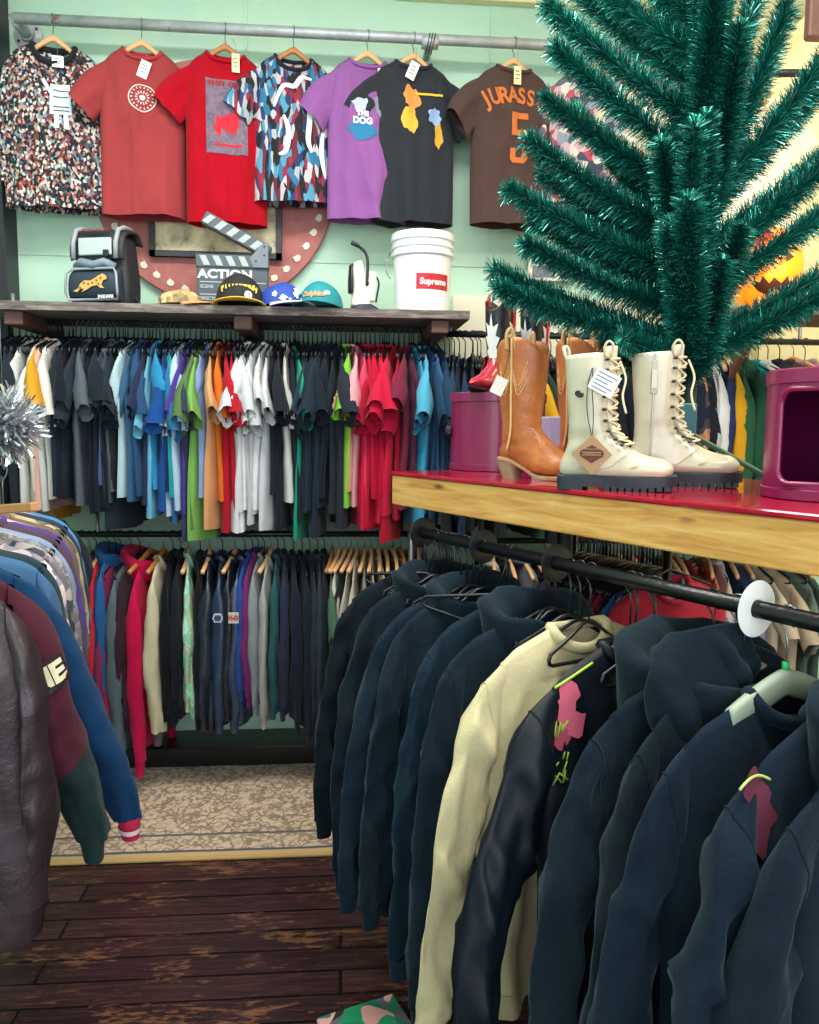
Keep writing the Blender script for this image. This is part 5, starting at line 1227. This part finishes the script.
for i, (px, hx, hood, nm, lb, op) in enumerate(fronts):
    sw = .215+.01*(i % 3); g = Garment(200+i*3, sw=sw, bw=sw+.035, L=.74+.02*(i % 3)+.008*i, T=.05, fold=.034, sleeve='long', SL=.83+.022*min(i, 9)+.02*((i*2) % 3), nu=40, nv=44, swing=.03*(-1)**i, spl=[.07, .08, .10, .10, .08, .10, .15, .27, .12, .12, .14, .15, .15][i], hood=hood, band=True, nd=.05, zt=-.122, sth=.68+.1*(i % 3), rdg=2.6)
    s = front_s(px, -sw); P = RA+fd*(s*FL); rz = gz+R([3, -4, 2, -3, 5, -2, 0, 6, -4, 3, -3, 4, 0][i])
    mt = sweat(hx); 
    if op.get('cream'): mt = fabric('#c9bd96')
    if op.get('pink'): mt = plain('#06101a', .5, bump=.3, bs=12, spec=.25, name='shiny black')
    wd = None
    if i in (9, 10): broad_hanger(P, rz, ['sage green broad hanger holding the sweatshirt below the white divider', 'sage green broad hanger left of the white size divider'][i == 9])
    else: put_hanger(P, rz, 'the front rail', None, hmesh=HF)
    r, o = hang(g, P, rz, mt, nm, lb, 'sweatshirt', grp)
    del r['group']
    body_me = g._m['body']; bpy.context.view_layer.update()
    def lpt(px_, py_):      # point of this garment's own front under a viewing direction
        Mi = r.matrix_basis.inverted(); o1 = Mi @ CAM; d1 = (Mi @ (CAM+ray(px_, py_)))-o1; t_ = -(o1.y+.05)/d1.y; q_ = o1+d1*t_; return q_.x, q_.z
    for k in 'lr':
        sm_ = g._m['sleeve'+k]
        for ring in (9, ):
            c_ = V((0, 0, 0)); rv = [sm_.vertices[ring*28+j].co.copy() for j in range(28)]
            for v_ in rv: c_ += v_/28
            m = MB(); m.tube([c_+(v_-c_)*1.015 for v_ in rv], .0016, 4, closed=True); m.build('shoulder_seam', mt, o['sleeve'+k])
    if hood:
        m = MB(); m.tube([g.surf(-.17+.03*0, -.56), g.surf(-.1, -.46)], .002, 4)
        # kangaroo pocket
        pk_ = poly([(-.12, -.70), (-.16, -.60), (-.10, -.50), (.10, -.50), (.16, -.60), (.12, -.70)])
        g.decal(pk_, off=.006).build('front_pocket', mt, r)
        m = MB()
        for sd in (-1, 1): m.tube([g.surf(sd*.03, -.16-.02*q, True, .012) for q in range(8)], .0022, 5)
        m.build('drawstring', plain('#1b2228', .7), r)
    if op.get('pink'):
        for nm2, a_, c_ in (('pink_print', (41, *lpt(583, 716), .03, .05), '#c25570'), ('pink_print', (47, *lpt(572, 738), .018, .035), '#a8405c')): g.decal(blob(*a_, k=.55), off=.004).build(nm2, plain(c_, .7), r)
        m = MB(); m.tube([g.surf(lpt(572, 694)[0]+.009*q, lpt(572, 694)[1]+.003*q, True, .005) for q in range(12)], .003, 5); m.build('green_outline', plain('#9cbf3c', .7), r)
        m = MB(); rq = random.Random(3)
        for q in range(16): x, z = lpt(566, 764)[0]+(rq.random()-.5)*.05, lpt(566, 764)[1]+(rq.random()-.5)*.1; m.tube([g.surf(x, z, True, .005), g.surf(x+rq.uniform(-.02, .02), z+rq.uniform(.01, .03), True, .005)], .002, 4)
        m.build('green_scribble', plain('#8fb53c', .7), r)
    if op.get('print'):
        g.decal(blob(44, *lpt(782, 822), .03, .05, k=.5), off=.004).build('maroon_print', plain('#5c2036', .7), r)
        m = MB(); m.tube([g.surf(lpt(768, 802)[0]+.006*q, lpt(768, 802)[1]+.012*sin(q*.28), True, .006) for q in range(12)], .0022, 5); m.build('green_outline', plain('#a8b860', .7), r); m = MB(); m.tube([g.surf(lpt(768, 880)[0]+.004*sin(q*.9), lpt(768, 850)[1]-.011*q, True, .006) for q in range(9)], .0022, 5); m.build('green_outline', plain('#a8b860', .7), r)
    if op.get('big'):
        m = MB(); NA, NB = 40, 36; vs = []
        for a in range(NA+1):
            t = a/NA
            for b in range(NB+1):
                u = -1+2*b/NB
                ang = u*1.7; rr = .075+.05*sin(pi*t)
                x = -.05+rr*sin(ang)*(1-.45*t)-.06*t; y = -.03-rr*.6*cos(ang)*(.5+t*.4); z = -.065+.035*cos(ang*.8)*(1-t)-.24*t*(.7+.3*cos(ang))
                q1 = g.rd(x*10+z*3, z*3, 300); q2 = g.rd(x*6, z*9, 310)
                vs.append(V((x, y, z))+V((0, -1, 0))*(.022*q1+.015*q2)*sst(0, .2, t)+V((1, 0, 0))*.025*noise.noise(V((x*9, z*9, 8))))
        m.add(vs, [(a*(NB+1)+b, a*(NB+1)+b+1, (a+1)*(NB+1)+b+1, (a+1)*(NB+1)+b) for a in range(NA) for b in range(NB)])
        q = m.build('flopped_hood', mt, r, sub=1); md = q.modifiers.new('t', 'SOLIDIFY'); md.thickness = .012
# spare hooks / hangers crowding the rail
rh = random.Random(21)
HF2 = hanger_black(.0155, .12, .03).mesh('plastic_hanger')
for k_ in range(30):
    s = rh.choice([rh.uniform(.0, .30), rh.uniform(.0, .35), rh.uniform(.4, .9)]); P = RA+fd*(s*FL); put_hanger(P, gz+R(rh.uniform(-14, 14)), 'the front rail', hmesh=HF2, tilt=R(rh.uniform(-4, 4)))
for s, a in ((.10, 48), (.36, 42)):
    h = inst('plastic_hanger', HF, HBM); h.location = RA+fd*(s*FL)+V((0, 0, .0)); h.rotation_euler = (0, R(16), gz-R(a)); tag(h, 'empty black hanger turned outward on the front rail, '+('near far end' if s < .2 else 'over the cream sweatshirt'), 'hanger')
# wooden-grey hangers near the white divider
# ---------------------------------------------------------------- second rail, behind the table
B0 = RA+fn_*.66+fd*(-.05); B0.z = 1.215
br_ = empty('garment_rail', B0, fa, 'black rail behind the red table, packed with tees', 'rail')
BLN = next(i/100 for i in range(300) if proj(B0+fd*(i/100))[0] > 668)
MB().tube([(0, 0, 0), (BLN+.02, 0, 0)], .013, 12).build('rail_tube', plain('#14171b', .35), br_)
for x in (.01, BLN): MB().tube([(x, .0, 0), (x, .0, -1.215)], .013, 8).build('upright', plain('#101216', .35), br_)
bcols = [('#2a3038', 'charcoal'), ('#d8d8d8', 'white'), ('#8c939c', 'grey'), ('#20262e', 'black'), ('#c8143c', 'pink red'), ('#e08020', 'orange'), ('#22272f', 'black'), ('#5a6470', 'slate'), ('#1c2028', 'black'), ('#3a4250', 'charcoal'), ('#262c36', 'black'), ('#6a80b0', 'soft blue'), ('#23262e', 'black'), ('#c0b8b0', 'stone'), ('#242a34', 'black'), ('#7a86c0', 'lilac blue'), ('#b8202c', 'scarlet'), ('#c8283a', 'scarlet'), ('#2f3a70', 'indigo'), ('#4c9ac0', 'aqua'), ('#1c2630', 'black'), ('#a83c50', 'rose'), ('#3a78b8', 'cornflower'), ('#23262e', 'black'), ('#8fb4c8', 'pale blue'), ('#c03048', 'cherry')]
labs = make_labels([b[1] for b in bcols], 'tee', 'the rail behind the table')
for i, ((hx, nm), lb) in enumerate(zip(bcols, labs)):
    P = B0+fd*(.04+i*BLN/27); rz = gz+R(rh.uniform(-9, 9)); put_hanger(P, rz, 'the rail behind the table')
    r, o = hang(TEES[rh.randrange(12)], P, rz, fabric(dim(hx)), 't_shirt', lb, 'shirt', None, sc=(1, rh.uniform(.9, 1.2), rh.uniform(.92, 1.05)))
for k_ in range(20): put_hanger(B0+fd*rh.uniform(.02, BLN-.05), gz+R(rh.uniform(-10, 10)), 'the rail behind the table')
# ---------------------------------------------------------------- wall rails continuing right, upper and lower
def wall_row(items, rail_z, Y, where, labnoun, kinds, seed, py=None, wood=False):
    rr = random.Random(seed); labs = make_labels([i_[2] for i_ in items], labnoun, where)
    for (px, hx, nm), lb in zip(items, labs):
        x = atY(px, 400, Y-.1).x; P = V((x, Y, rail_z)); rz = R(90+11*sin(px*.05)+rr.uniform(-2, 2))
        wdn = wood and rr.random() < .4
        put_hanger(P, rz, where, (WOODL if wdn else None))
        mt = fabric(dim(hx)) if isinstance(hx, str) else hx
        g = rr.choice(kinds); lng = g.sleeve == 'long'
        hang(g, P, rz, mt, 'jacket' if lng else 't_shirt', lb, 'jacket' if lng else 'shirt', None, sc=(1, rr.uniform(.75, 1.0), rr.uniform(.92, 1.08)))
UZ = rail(446, 640, 331, RY, 'hanging_rail', 'dark wall rail with navy tees behind the flame boots', posts=(450, 560))
wall_row([(447, '#24405c', 'denim navy'), (452, '#1f3550', 'ink navy'), (457, '#28476a', 'marine'), (462, '#1c2c44', 'ink navy'), (468, '#233a58', 'ink navy'), (476, '#20242c', 'black'), (484, '#2c3038', 'black'), (492, '#4c3040', 'wine'), (500, '#20242c', 'black'), (508, '#c8c8c8', 'white'), (516, '#3c6048', 'bottle green'), (524, '#d8a428', 'golden yellow'), (533, '#2f4438', 'dark green'), (543, '#1c2028', 'black'), (553, '#706890', 'dusty purple'), (563, '#20242c', 'black'), (574, '#a8b0b8', 'grey'), (586, '#1c2028', 'black'), (600, '#384050', 'slate'), (614, '#20242c', 'black')], UZ, RY, 'the rail behind the boots', 'tee', TEES, 31)
for k_ in range(14): put_hanger(V((atY(rh.uniform(450, 600), 330, RY).x, RY, UZ)), R(90+rh.uniform(-10, 10)), 'the rail behind the boots')
VZ = rail(642, 830, 332, 3.3, 'hanging_rail', 'wall rail with longer jackets right of the tree post', posts=(650, 800))
FLO = patterned('brown floral', ['#2a2428', '#8c5c44', '#c89878', '#3a2c30', '#a07050'], 30); LEO = patterned('lace print', ['#c8a8b0', '#e0d0c8', '#8c7488', '#b09098'], 34)
wall_row([(652, '#2a3848', 'steel'), (662, '#1c2430', 'black'), (674, '#23344c', 'navy'), (686, '#1f2a38', 'black'), (693, FLO, 'brown floral'), (702, '#1c2029', 'black'), (710, '#c8c8c8', 'silver white'), (718, '#dcdcdc', 'pale white'), (726, '#2c3460', 'indigo'), (732, '#d8a020', 'yellow'), (739, '#2c5c40', 'forest green'), (748, '#24503c', 'pine green'), (758, '#1f8a84', 'teal'), (768, '#e0e0dc', 'chalk white'), (778, '#30343c', 'graphite'), (790, '#5a4c40', 'brown'), (804, LEO, 'pink lace print'), (816, '#c8a8b0', 'dusty pink')], VZ, 3.3, 'the rail right of the tree', 'jacket', [LONGS[i] for i in (0, 2, 3, 5)], 33, wood=True)
WZ = rail(476, 840, 541, 3.42, 'hanging_rail', 'dark lower wall rail behind the table', posts=(480, 660))
PAI = patterned('red paisley', ['#a82830', '#e0a890', '#8c1c28', '#d8705c', '#b83c3c'], 42)
wall_row([(486, '#3c4450', 'charcoal'), (500, '#c8c8c8', 'white'), (514, '#20242c', 'black'), (528, '#6c7480', 'slate'), (542, '#20242c', 'black'), (556, '#e08028', 'orange'), (570, '#2c3440', 'charcoal'), (584, '#20242c', 'black'), (598, '#d8c8b0', 'sand'), (612, '#b87c50', 'camel'), (624, '#20242c', 'black'), (634, '#282c38', 'black'), (645, '#7480b8', 'lavender blue'), (655, '#6878a8', 'hyacinth'), (665, '#2c68a8', 'mid blue'), (674, '#205ca0', 'strong blue'), (683, '#a88870', 'fawn'), (692, '#1c2028', 'black'), (701, '#7c1c30', 'burgundy'), (712, PAI, 'red paisley'), (724, PAI, 'red patterned'), (734, '#d8c8c0', 'blush'), (744, '#2c3c60', 'navy'), (756, '#8090b0', 'hazy blue'), (768, '#d0c0a4', 'beige'), (782, '#c8b498', 'oat'), (800, '#6c7c70', 'grey green'), (816, '#586c64', 'sea green')], WZ, 3.42, 'the low right wall rail', 'garment', [LONGS[i] for i in (0, 2, 3, 5)]+TEES[:3], 35, wood=True)
# black shoe pile under the green strut
# ---------------------------------------------------------------- pumpkin lantern and shelf at right
PZ = 2.9; Pp = atz(765, 268, PZ)
k_s = PZ/F
sh2 = empty('wall_shelf', (atz(740, 300, PZ+.1).x, Pp.y-.15, Pp.z-.155), 0, 'narrow brown shelf at right holding the glowing pumpkin', 'shelf')
MB().box((-.1, 0, -.03), (1.2, .32, 0), bev=.003).build('board', plain('#7a4a34', .6), sh2, smooth=False)
for x in (.0, 1.0): MB().prism([(0, 0), (.24, 0), (0, -.2)], .02, T(x, .30, -.031, rz=R(-90))).build('bracket', plain('#6a402c', .6), sh2, smooth=False)
pk = empty('pumpkin_lantern', (Pp.x, Pp.y, Pp.z-.154), R(-10), 'glowing orange jack-o-lantern behind the right tinsel branches', 'lantern')
n = NT('glowing pumpkin'); n.b.inputs['Base Color'].default_value = lin('#f08018'); n.b.inputs['Roughness'].default_value = .4
n.b.inputs['Emission Color'].default_value = lin('#ff8a10'); n.b.inputs['Emission Strength'].default_value = .75; PUM = n.m
m = MB(); NB, NA = 48, 20; vs = []
for i in range(NA+1):
    ph = pi*i/NA
    for j in range(NB): a = 2*pi*j/NB; rr = .125*(1+.05*abs(cos(a*5))-.02)*sin(ph)**.85; vs.append((rr*cos(a), rr*sin(a), .15-.145*cos(ph)+(.0)))
m.add(vs, [(i*NB+j, i*NB+(j+1) % NB, (i+1)*NB+(j+1) % NB, (i+1)*NB+j) for i in range(NA) for j in range(NB)]); pb_ = m.build('pumpkin_shell', PUM, pk, merge=1e-5)
BK2 = plain('#3a1c10', .5)
for nm, out in (('eye', [(-.06, .17), (-.025, .19), (-.03, .15)]), ('eye', [(.06, .17), (.025, .19), (.03, .15)]), ('mouth', [(-.085, .10), (-.05, .085), (-.045, .105), (-.02, .08), (-.005, .1), (.02, .08), (.04, .105), (.05, .085), (.085, .115), (.06, .06), (.03, .045), (.01, .062), (-.02, .042), (-.05, .058)])):
    stick(poly(out), pb_.data, .002, .012).build(nm, BK2, pk)
MB().tube([(0, 0, .29), (.01, 0, .32), (.03, 0, .34)], [.02, .014, .012], 8).build('stem', plain('#4c6a2c', .6), pk)
pl = bpy.data.lights.new('lamp', 'POINT'); pl.energy = 3; pl.color = (1, .5, .15); pl.shadow_soft_size = .1; plo = bpy.data.objects.new('pumpkin_lamp', pl); plo.location = (Pp.x, Pp.y-.25, Pp.z); col.objects.link(plo)
# orange flower bunch above the pumpkin
Pf = atz(757, 238, 2.8); fl_ = empty('orange_plush', Pf, 0, 'fluffy bright orange ornament above the pumpkin lantern', 'ornament')
m = MB(); rq = random.Random(9)
for i in range(500):
    u = rq.uniform(-1, 1); a = rq.random()*2*pi; dd = V((sqrt(1-u*u)*cos(a)*1.6, sqrt(1-u*u)*sin(a), u)).normalized(); p = V((dd.x*.06, dd.y*.035, dd.z*.03)); q = dd.cross(V((rq.random(), rq.random(), 1))).normalized()*.003; m.add([p*.3-q, p*.3+q, p+dd*.012], [(0, 1, 2)])
m.build('fluff', plain('#e8501c', .6), fl_, smooth=False)
MB().tube([(0, 0, -.02), (0, 0, -.16+.0)], .003, 6).build('wire_stem', STEEL, fl_)
# ================================================================ left rail of jackets
def cxyz(cx, z, h): p = CAM+fw*z+rt*cx; return V((p.x, p.y, h))
LA = cxyz(-.95, 1.42, 1.355); LB = cxyz(-1.42, 2.75, 1.355); ld = (LB-LA).normalized(); la = atan2(ld.y, ld.x); ln_ = V((ld.y, -ld.x, 0)); lz = atan2(ln_.y, ln_.x)
lr = empty('garment_rail', LA-ld*.3, la, 'black rail off the left edge carrying winter jackets', 'rail')
MB().tube([(0, 0, 0), ((LB-LA).length+.4, 0, 0)], .014, 12).build('rail_tube', plain('#14171b', .35), lr)
for x in (.03, (LB-LA).length+.37): MB().tube([(x, 0, 0), (x, 0, -1.4)], .014, 8).build('upright', plain('#14171b', .35), lr)
LL = (LB-LA).length
FUZ = patterned('grey fleece floral', ['#5c6068', '#8c8f98', '#4a5058', '#a8a0a8', '#6c747c'], 30, kind='noise'); FLW = patterned('pale floral', ['#b8a8b4', '#d8ccd0', '#8c8494', '#c8b8c0', '#6c6c78'], 40); CAMO = patterned('khaki camo', ['#8c8468', '#6c6850', '#b0a484', '#4c4c40', '#a89878'], 14, dist=.2); KNIT = patterned('patterned knit', ['#3c4450', '#6c6870', '#a8a4a0', '#2c3038', '#8c8088'], 36)
jk = [(0.0, leather('#2e2329', .4), 'jacket', 'dark brown leather jacket nearest the camera on the left rail', dict(L=.66, SL=.72, sw=.215, bw=.25, T=.06, sth=1.4)),
 (.13, fabric('#451d2b'), 'jacket', 'maroon jacket with green lower sleeve and NE patch on left rail', dict(L=.60, SL=.72, sw=.245, bw=.26, T=.06, sth=1.8, ne=1, spl=.13)),
 (.20, fabric('#103459'), 'jacket', 'royal blue jacket with pink and white cuff behind the maroon one', dict(L=.60, SL=.78, sw=.245, bw=.26, sth=1.3, pinkcuff=1, spl=.22)),
 (.27, fabric('#3c5c80'), 'jacket', 'mid blue jacket, third from the camera side on left rail', dict(L=.6, SL=.5)),
 (.33, fabric('#22383e'), 'jacket', 'dark teal jacket in front of the pale floral one', dict(L=.6, SL=.55)),
 (.39, FLW, 'jacket', 'pale floral print jacket on the left rail', dict(L=.6, SL=.62)),
 (.45, KNIT, 'cardigan', 'dark patterned knit cardigan on the left rail', dict(L=.6, SL=.62)),
 (.51, FUZ, 'cardigan', 'mottled grey fleece cardigan on the left rail', dict(L=.6, SL=.62)),
 (.57, fabric('#7c8cac'), 'jacket', 'pale denim blue jacket on the left rail', dict(L=.6, SL=.64)),
 (.63, fabric('#4c3a44'), 'jacket', 'dark mauve brown jacket on the left rail', dict(L=.6, SL=.62)),
 (.69, fabric('#4c3c80'), 'jacket', 'violet jacket glimpsed between jackets on the left rail', dict(L=.6, SL=.66)),
 (.75, fabric('#6c5a54'), 'jacket', 'taupe brown jacket on the left rail', dict(L=.58, SL=.6)),
 (.81, CAMO, 'jacket', 'khaki camouflage jacket on the left rail', dict(L=.58, SL=.6)),
 (.87, fabric('#28384c'), 'jacket', 'dark navy jacket near the far end of the left rail', dict(L=.6, SL=.62)),
 (.93, fabric('#4c7ca8'), 'jacket', 'light blue denim jacket near the far end of the left rail', dict(L=.6, SL=.6)),
 (.99, fabric('#1c242c'), 't_shirt', 'black tee at the far end of the left rail', dict(L=.62, short=1, sw=.22))]
for i, (s, mt, nm, lb, op) in enumerate(jk):
    P = LA+ld*(s*LL)-ln_*(-.05 if i in (1, 2) else 0)*-1; rz = lz+R([0, 6, 10, 0, 2, -3, 4, 0, -2, 3, 0, 2, -2, 3, 0, 4][i])
    ne, pc, short = op.pop('ne', 0), op.pop('pinkcuff', 0), op.pop('short', 0)
    kw = dict(sw=.235, bw=.26, L=.62, T=.055, fold=.02, sleeve='short' if short else 'long', SL=.7, nu=32, nv=34, sth=1.3, band=not short and i < 3, swing=.02*(-1)**i); kw.update(op)
    g = Garment(400+i*5, **kw)
    h = put_hanger(P, rz, 'the left rail', WOODL if i % 3 == 1 else None)
    cuff = fabric('#b82c4c') if pc else None
    r, o = hang(g, P, rz, mt, nm, lb, 'jacket' if nm != 't_shirt' else 'shirt', None, cuff=cuff if pc else (fabric('#18302f') if ne else None), band=fabric('#b82c4c') if pc else None)
    if ne:
        for k in 'lr':
            me = o['sleeve'+k].data; o['sleeve'+k].material_slots[0].link = 'DATA'; me.materials[0] = mt; me.materials.append(fabric('#172b2b'))
            for p_ in me.polygons: p_.material_index = 1 if p_.index//28 >= 36 else 0
        sl = o['sleever']; sm = g._m['sleever']
        pm = poly([(-.04, -.032), (.04, -.032), (.04, .032), (-.04, .032)]).xf(T(.302, 0, -.335, ry=R(-20)))
        stick(pm, sm, .003).build('sleeve_patch', plain('#14161c', .7), sl)
        pm = poly([(-.045, -.031), (.045, -.031), (.045, .031), (-.045, .031)]); 
        tt = text('NE', .058, .003, sx=.95).xf(T(.302, 0, -.335, ry=R(-20))); stick(tt, sm, .0055, .01).build('patch_lettering', plain('#d8d0b4', .7), sl)
    if pc:
        me = g._m['cuffr']; 
        if len(me.materials): pass
        m = MB(); sd = 1; z1 = -g.SL-.028; g.sw += g.spl
        sl = o['sleever']; m.loft([((g.sw+.031), 0, z1+.006), ((g.sw+.03), 0, z1-.006)], [((g.sw-.023), 0, z1+.006), ((g.sw-.021), 0, z1-.006)], [.027*g.sth, .0265*g.sth], 2, 16, cap=(False, False), fn=lambda p, t, a: V((p.x, p.y+g.swing, p.z))); m.build('cuff_stripe', plain('#d8c0c0', .8), sl)
# silver tinsel pompom and wooden hanger end
Pt = cxyz(-1.02, 2.0, 1.55); Pt = atz(4, 425, 2.0)
tp = empty('tinsel_pompom', Pt, 0, 'silver tinsel pompom at the left edge before the white tees', 'ornament')
m = MB(); rq = random.Random(4)
for i in range(1400):
    u = rq.uniform(-1, 1); a = rq.random()*2*pi; dd = V((sqrt(1-u*u)*cos(a), sqrt(1-u*u)*sin(a), u)); q = dd.cross(V((rq.random()-.5, rq.random()-.5, .3))).normalized()*.0028; L_ = rq.uniform(.05, .10)
    p1_, p2_ = dd*.01, dd*L_*.6+V((rq.uniform(-.01, .01),)*3); p3_ = dd*L_+V((rq.uniform(-.02, .02), rq.uniform(-.02, .02), rq.uniform(-.02, .02)))
    m.add([p1_-q, p1_+q, p2_+q, p2_-q, p3_+q, p3_-q], [(0, 1, 2, 3), (3, 2, 4, 5)])
m.build('tinsel', plain('#c8ccd2', .25, .85, name='silver foil'), tp, smooth=False)
MB().tube([(0, 0, 0), (0, 0, .45)], .0012, 5).build('cord', STEEL, tp)
Pw = atz(2, 470, 2.1)
wh = empty('wooden_hanger', Pw, R(-30), 'empty wooden trouser hanger at the left edge above the denim jacket', 'hanger')
hook_mesh(.013, -.09).build('hook', STEEL, wh); m = MB(); m.box((-.11, -.012, -.115), (.11, .012, -.09), T(ry=R(-6)), bev=.004); m.build('clamp_bar', plain('#c08a5a', .5), wh, smooth=False)
# ================================================================ light
sc = bpy.context.scene
w = bpy.data.worlds.new('world'); sc.world = w; w.use_nodes = True
bg = w.node_tree.nodes['Background']; bg.inputs[0].default_value = (.85, .93, 1, 1); bg.inputs[1].default_value = 1.0
def area(name, loc, rot, sx, sy, e, c):
    l = bpy.data.lights.new(name, 'AREA'); l.shape = 'RECTANGLE'; l.size = sx; l.size_y = sy; l.energy = e; l.color = c
    o = bpy.data.objects.new(name, l); o.location = loc; o.rotation_euler = rot; col.objects.link(o); return o
area('ceiling_lamp', (-.3, 2.0, 3.6), (0, 0, 0), 2.4, .5, 70, (1, .98, .93))
area('ceiling_lamp', (1.7, .6, 3.6), (0, 0, 0), 2.4, .5, 60, (1, .97, .9))
area('warm_lamp', (2.5, 2.6, 3.6), (0, 0, 0), .6, .6, 16, (1, .85, .6))
area('shop_window', (.4, -2.2, 1.9), (R(82), 0, 0), 4.4, 2.4, 70, (.88, .95, 1))
sc.view_settings.view_transform = 'Standard'; sc.view_settings.look = 'None'; sc.view_settings.exposure = 0.55; sc.view_settings.gamma = 1; sc.view_settings.use_curve_mapping = False
print('OBJ', len(bpy.data.objects), 'rail', FL, ea, fa, TH, P0, P1, SZ, RZ, LZ, pA)
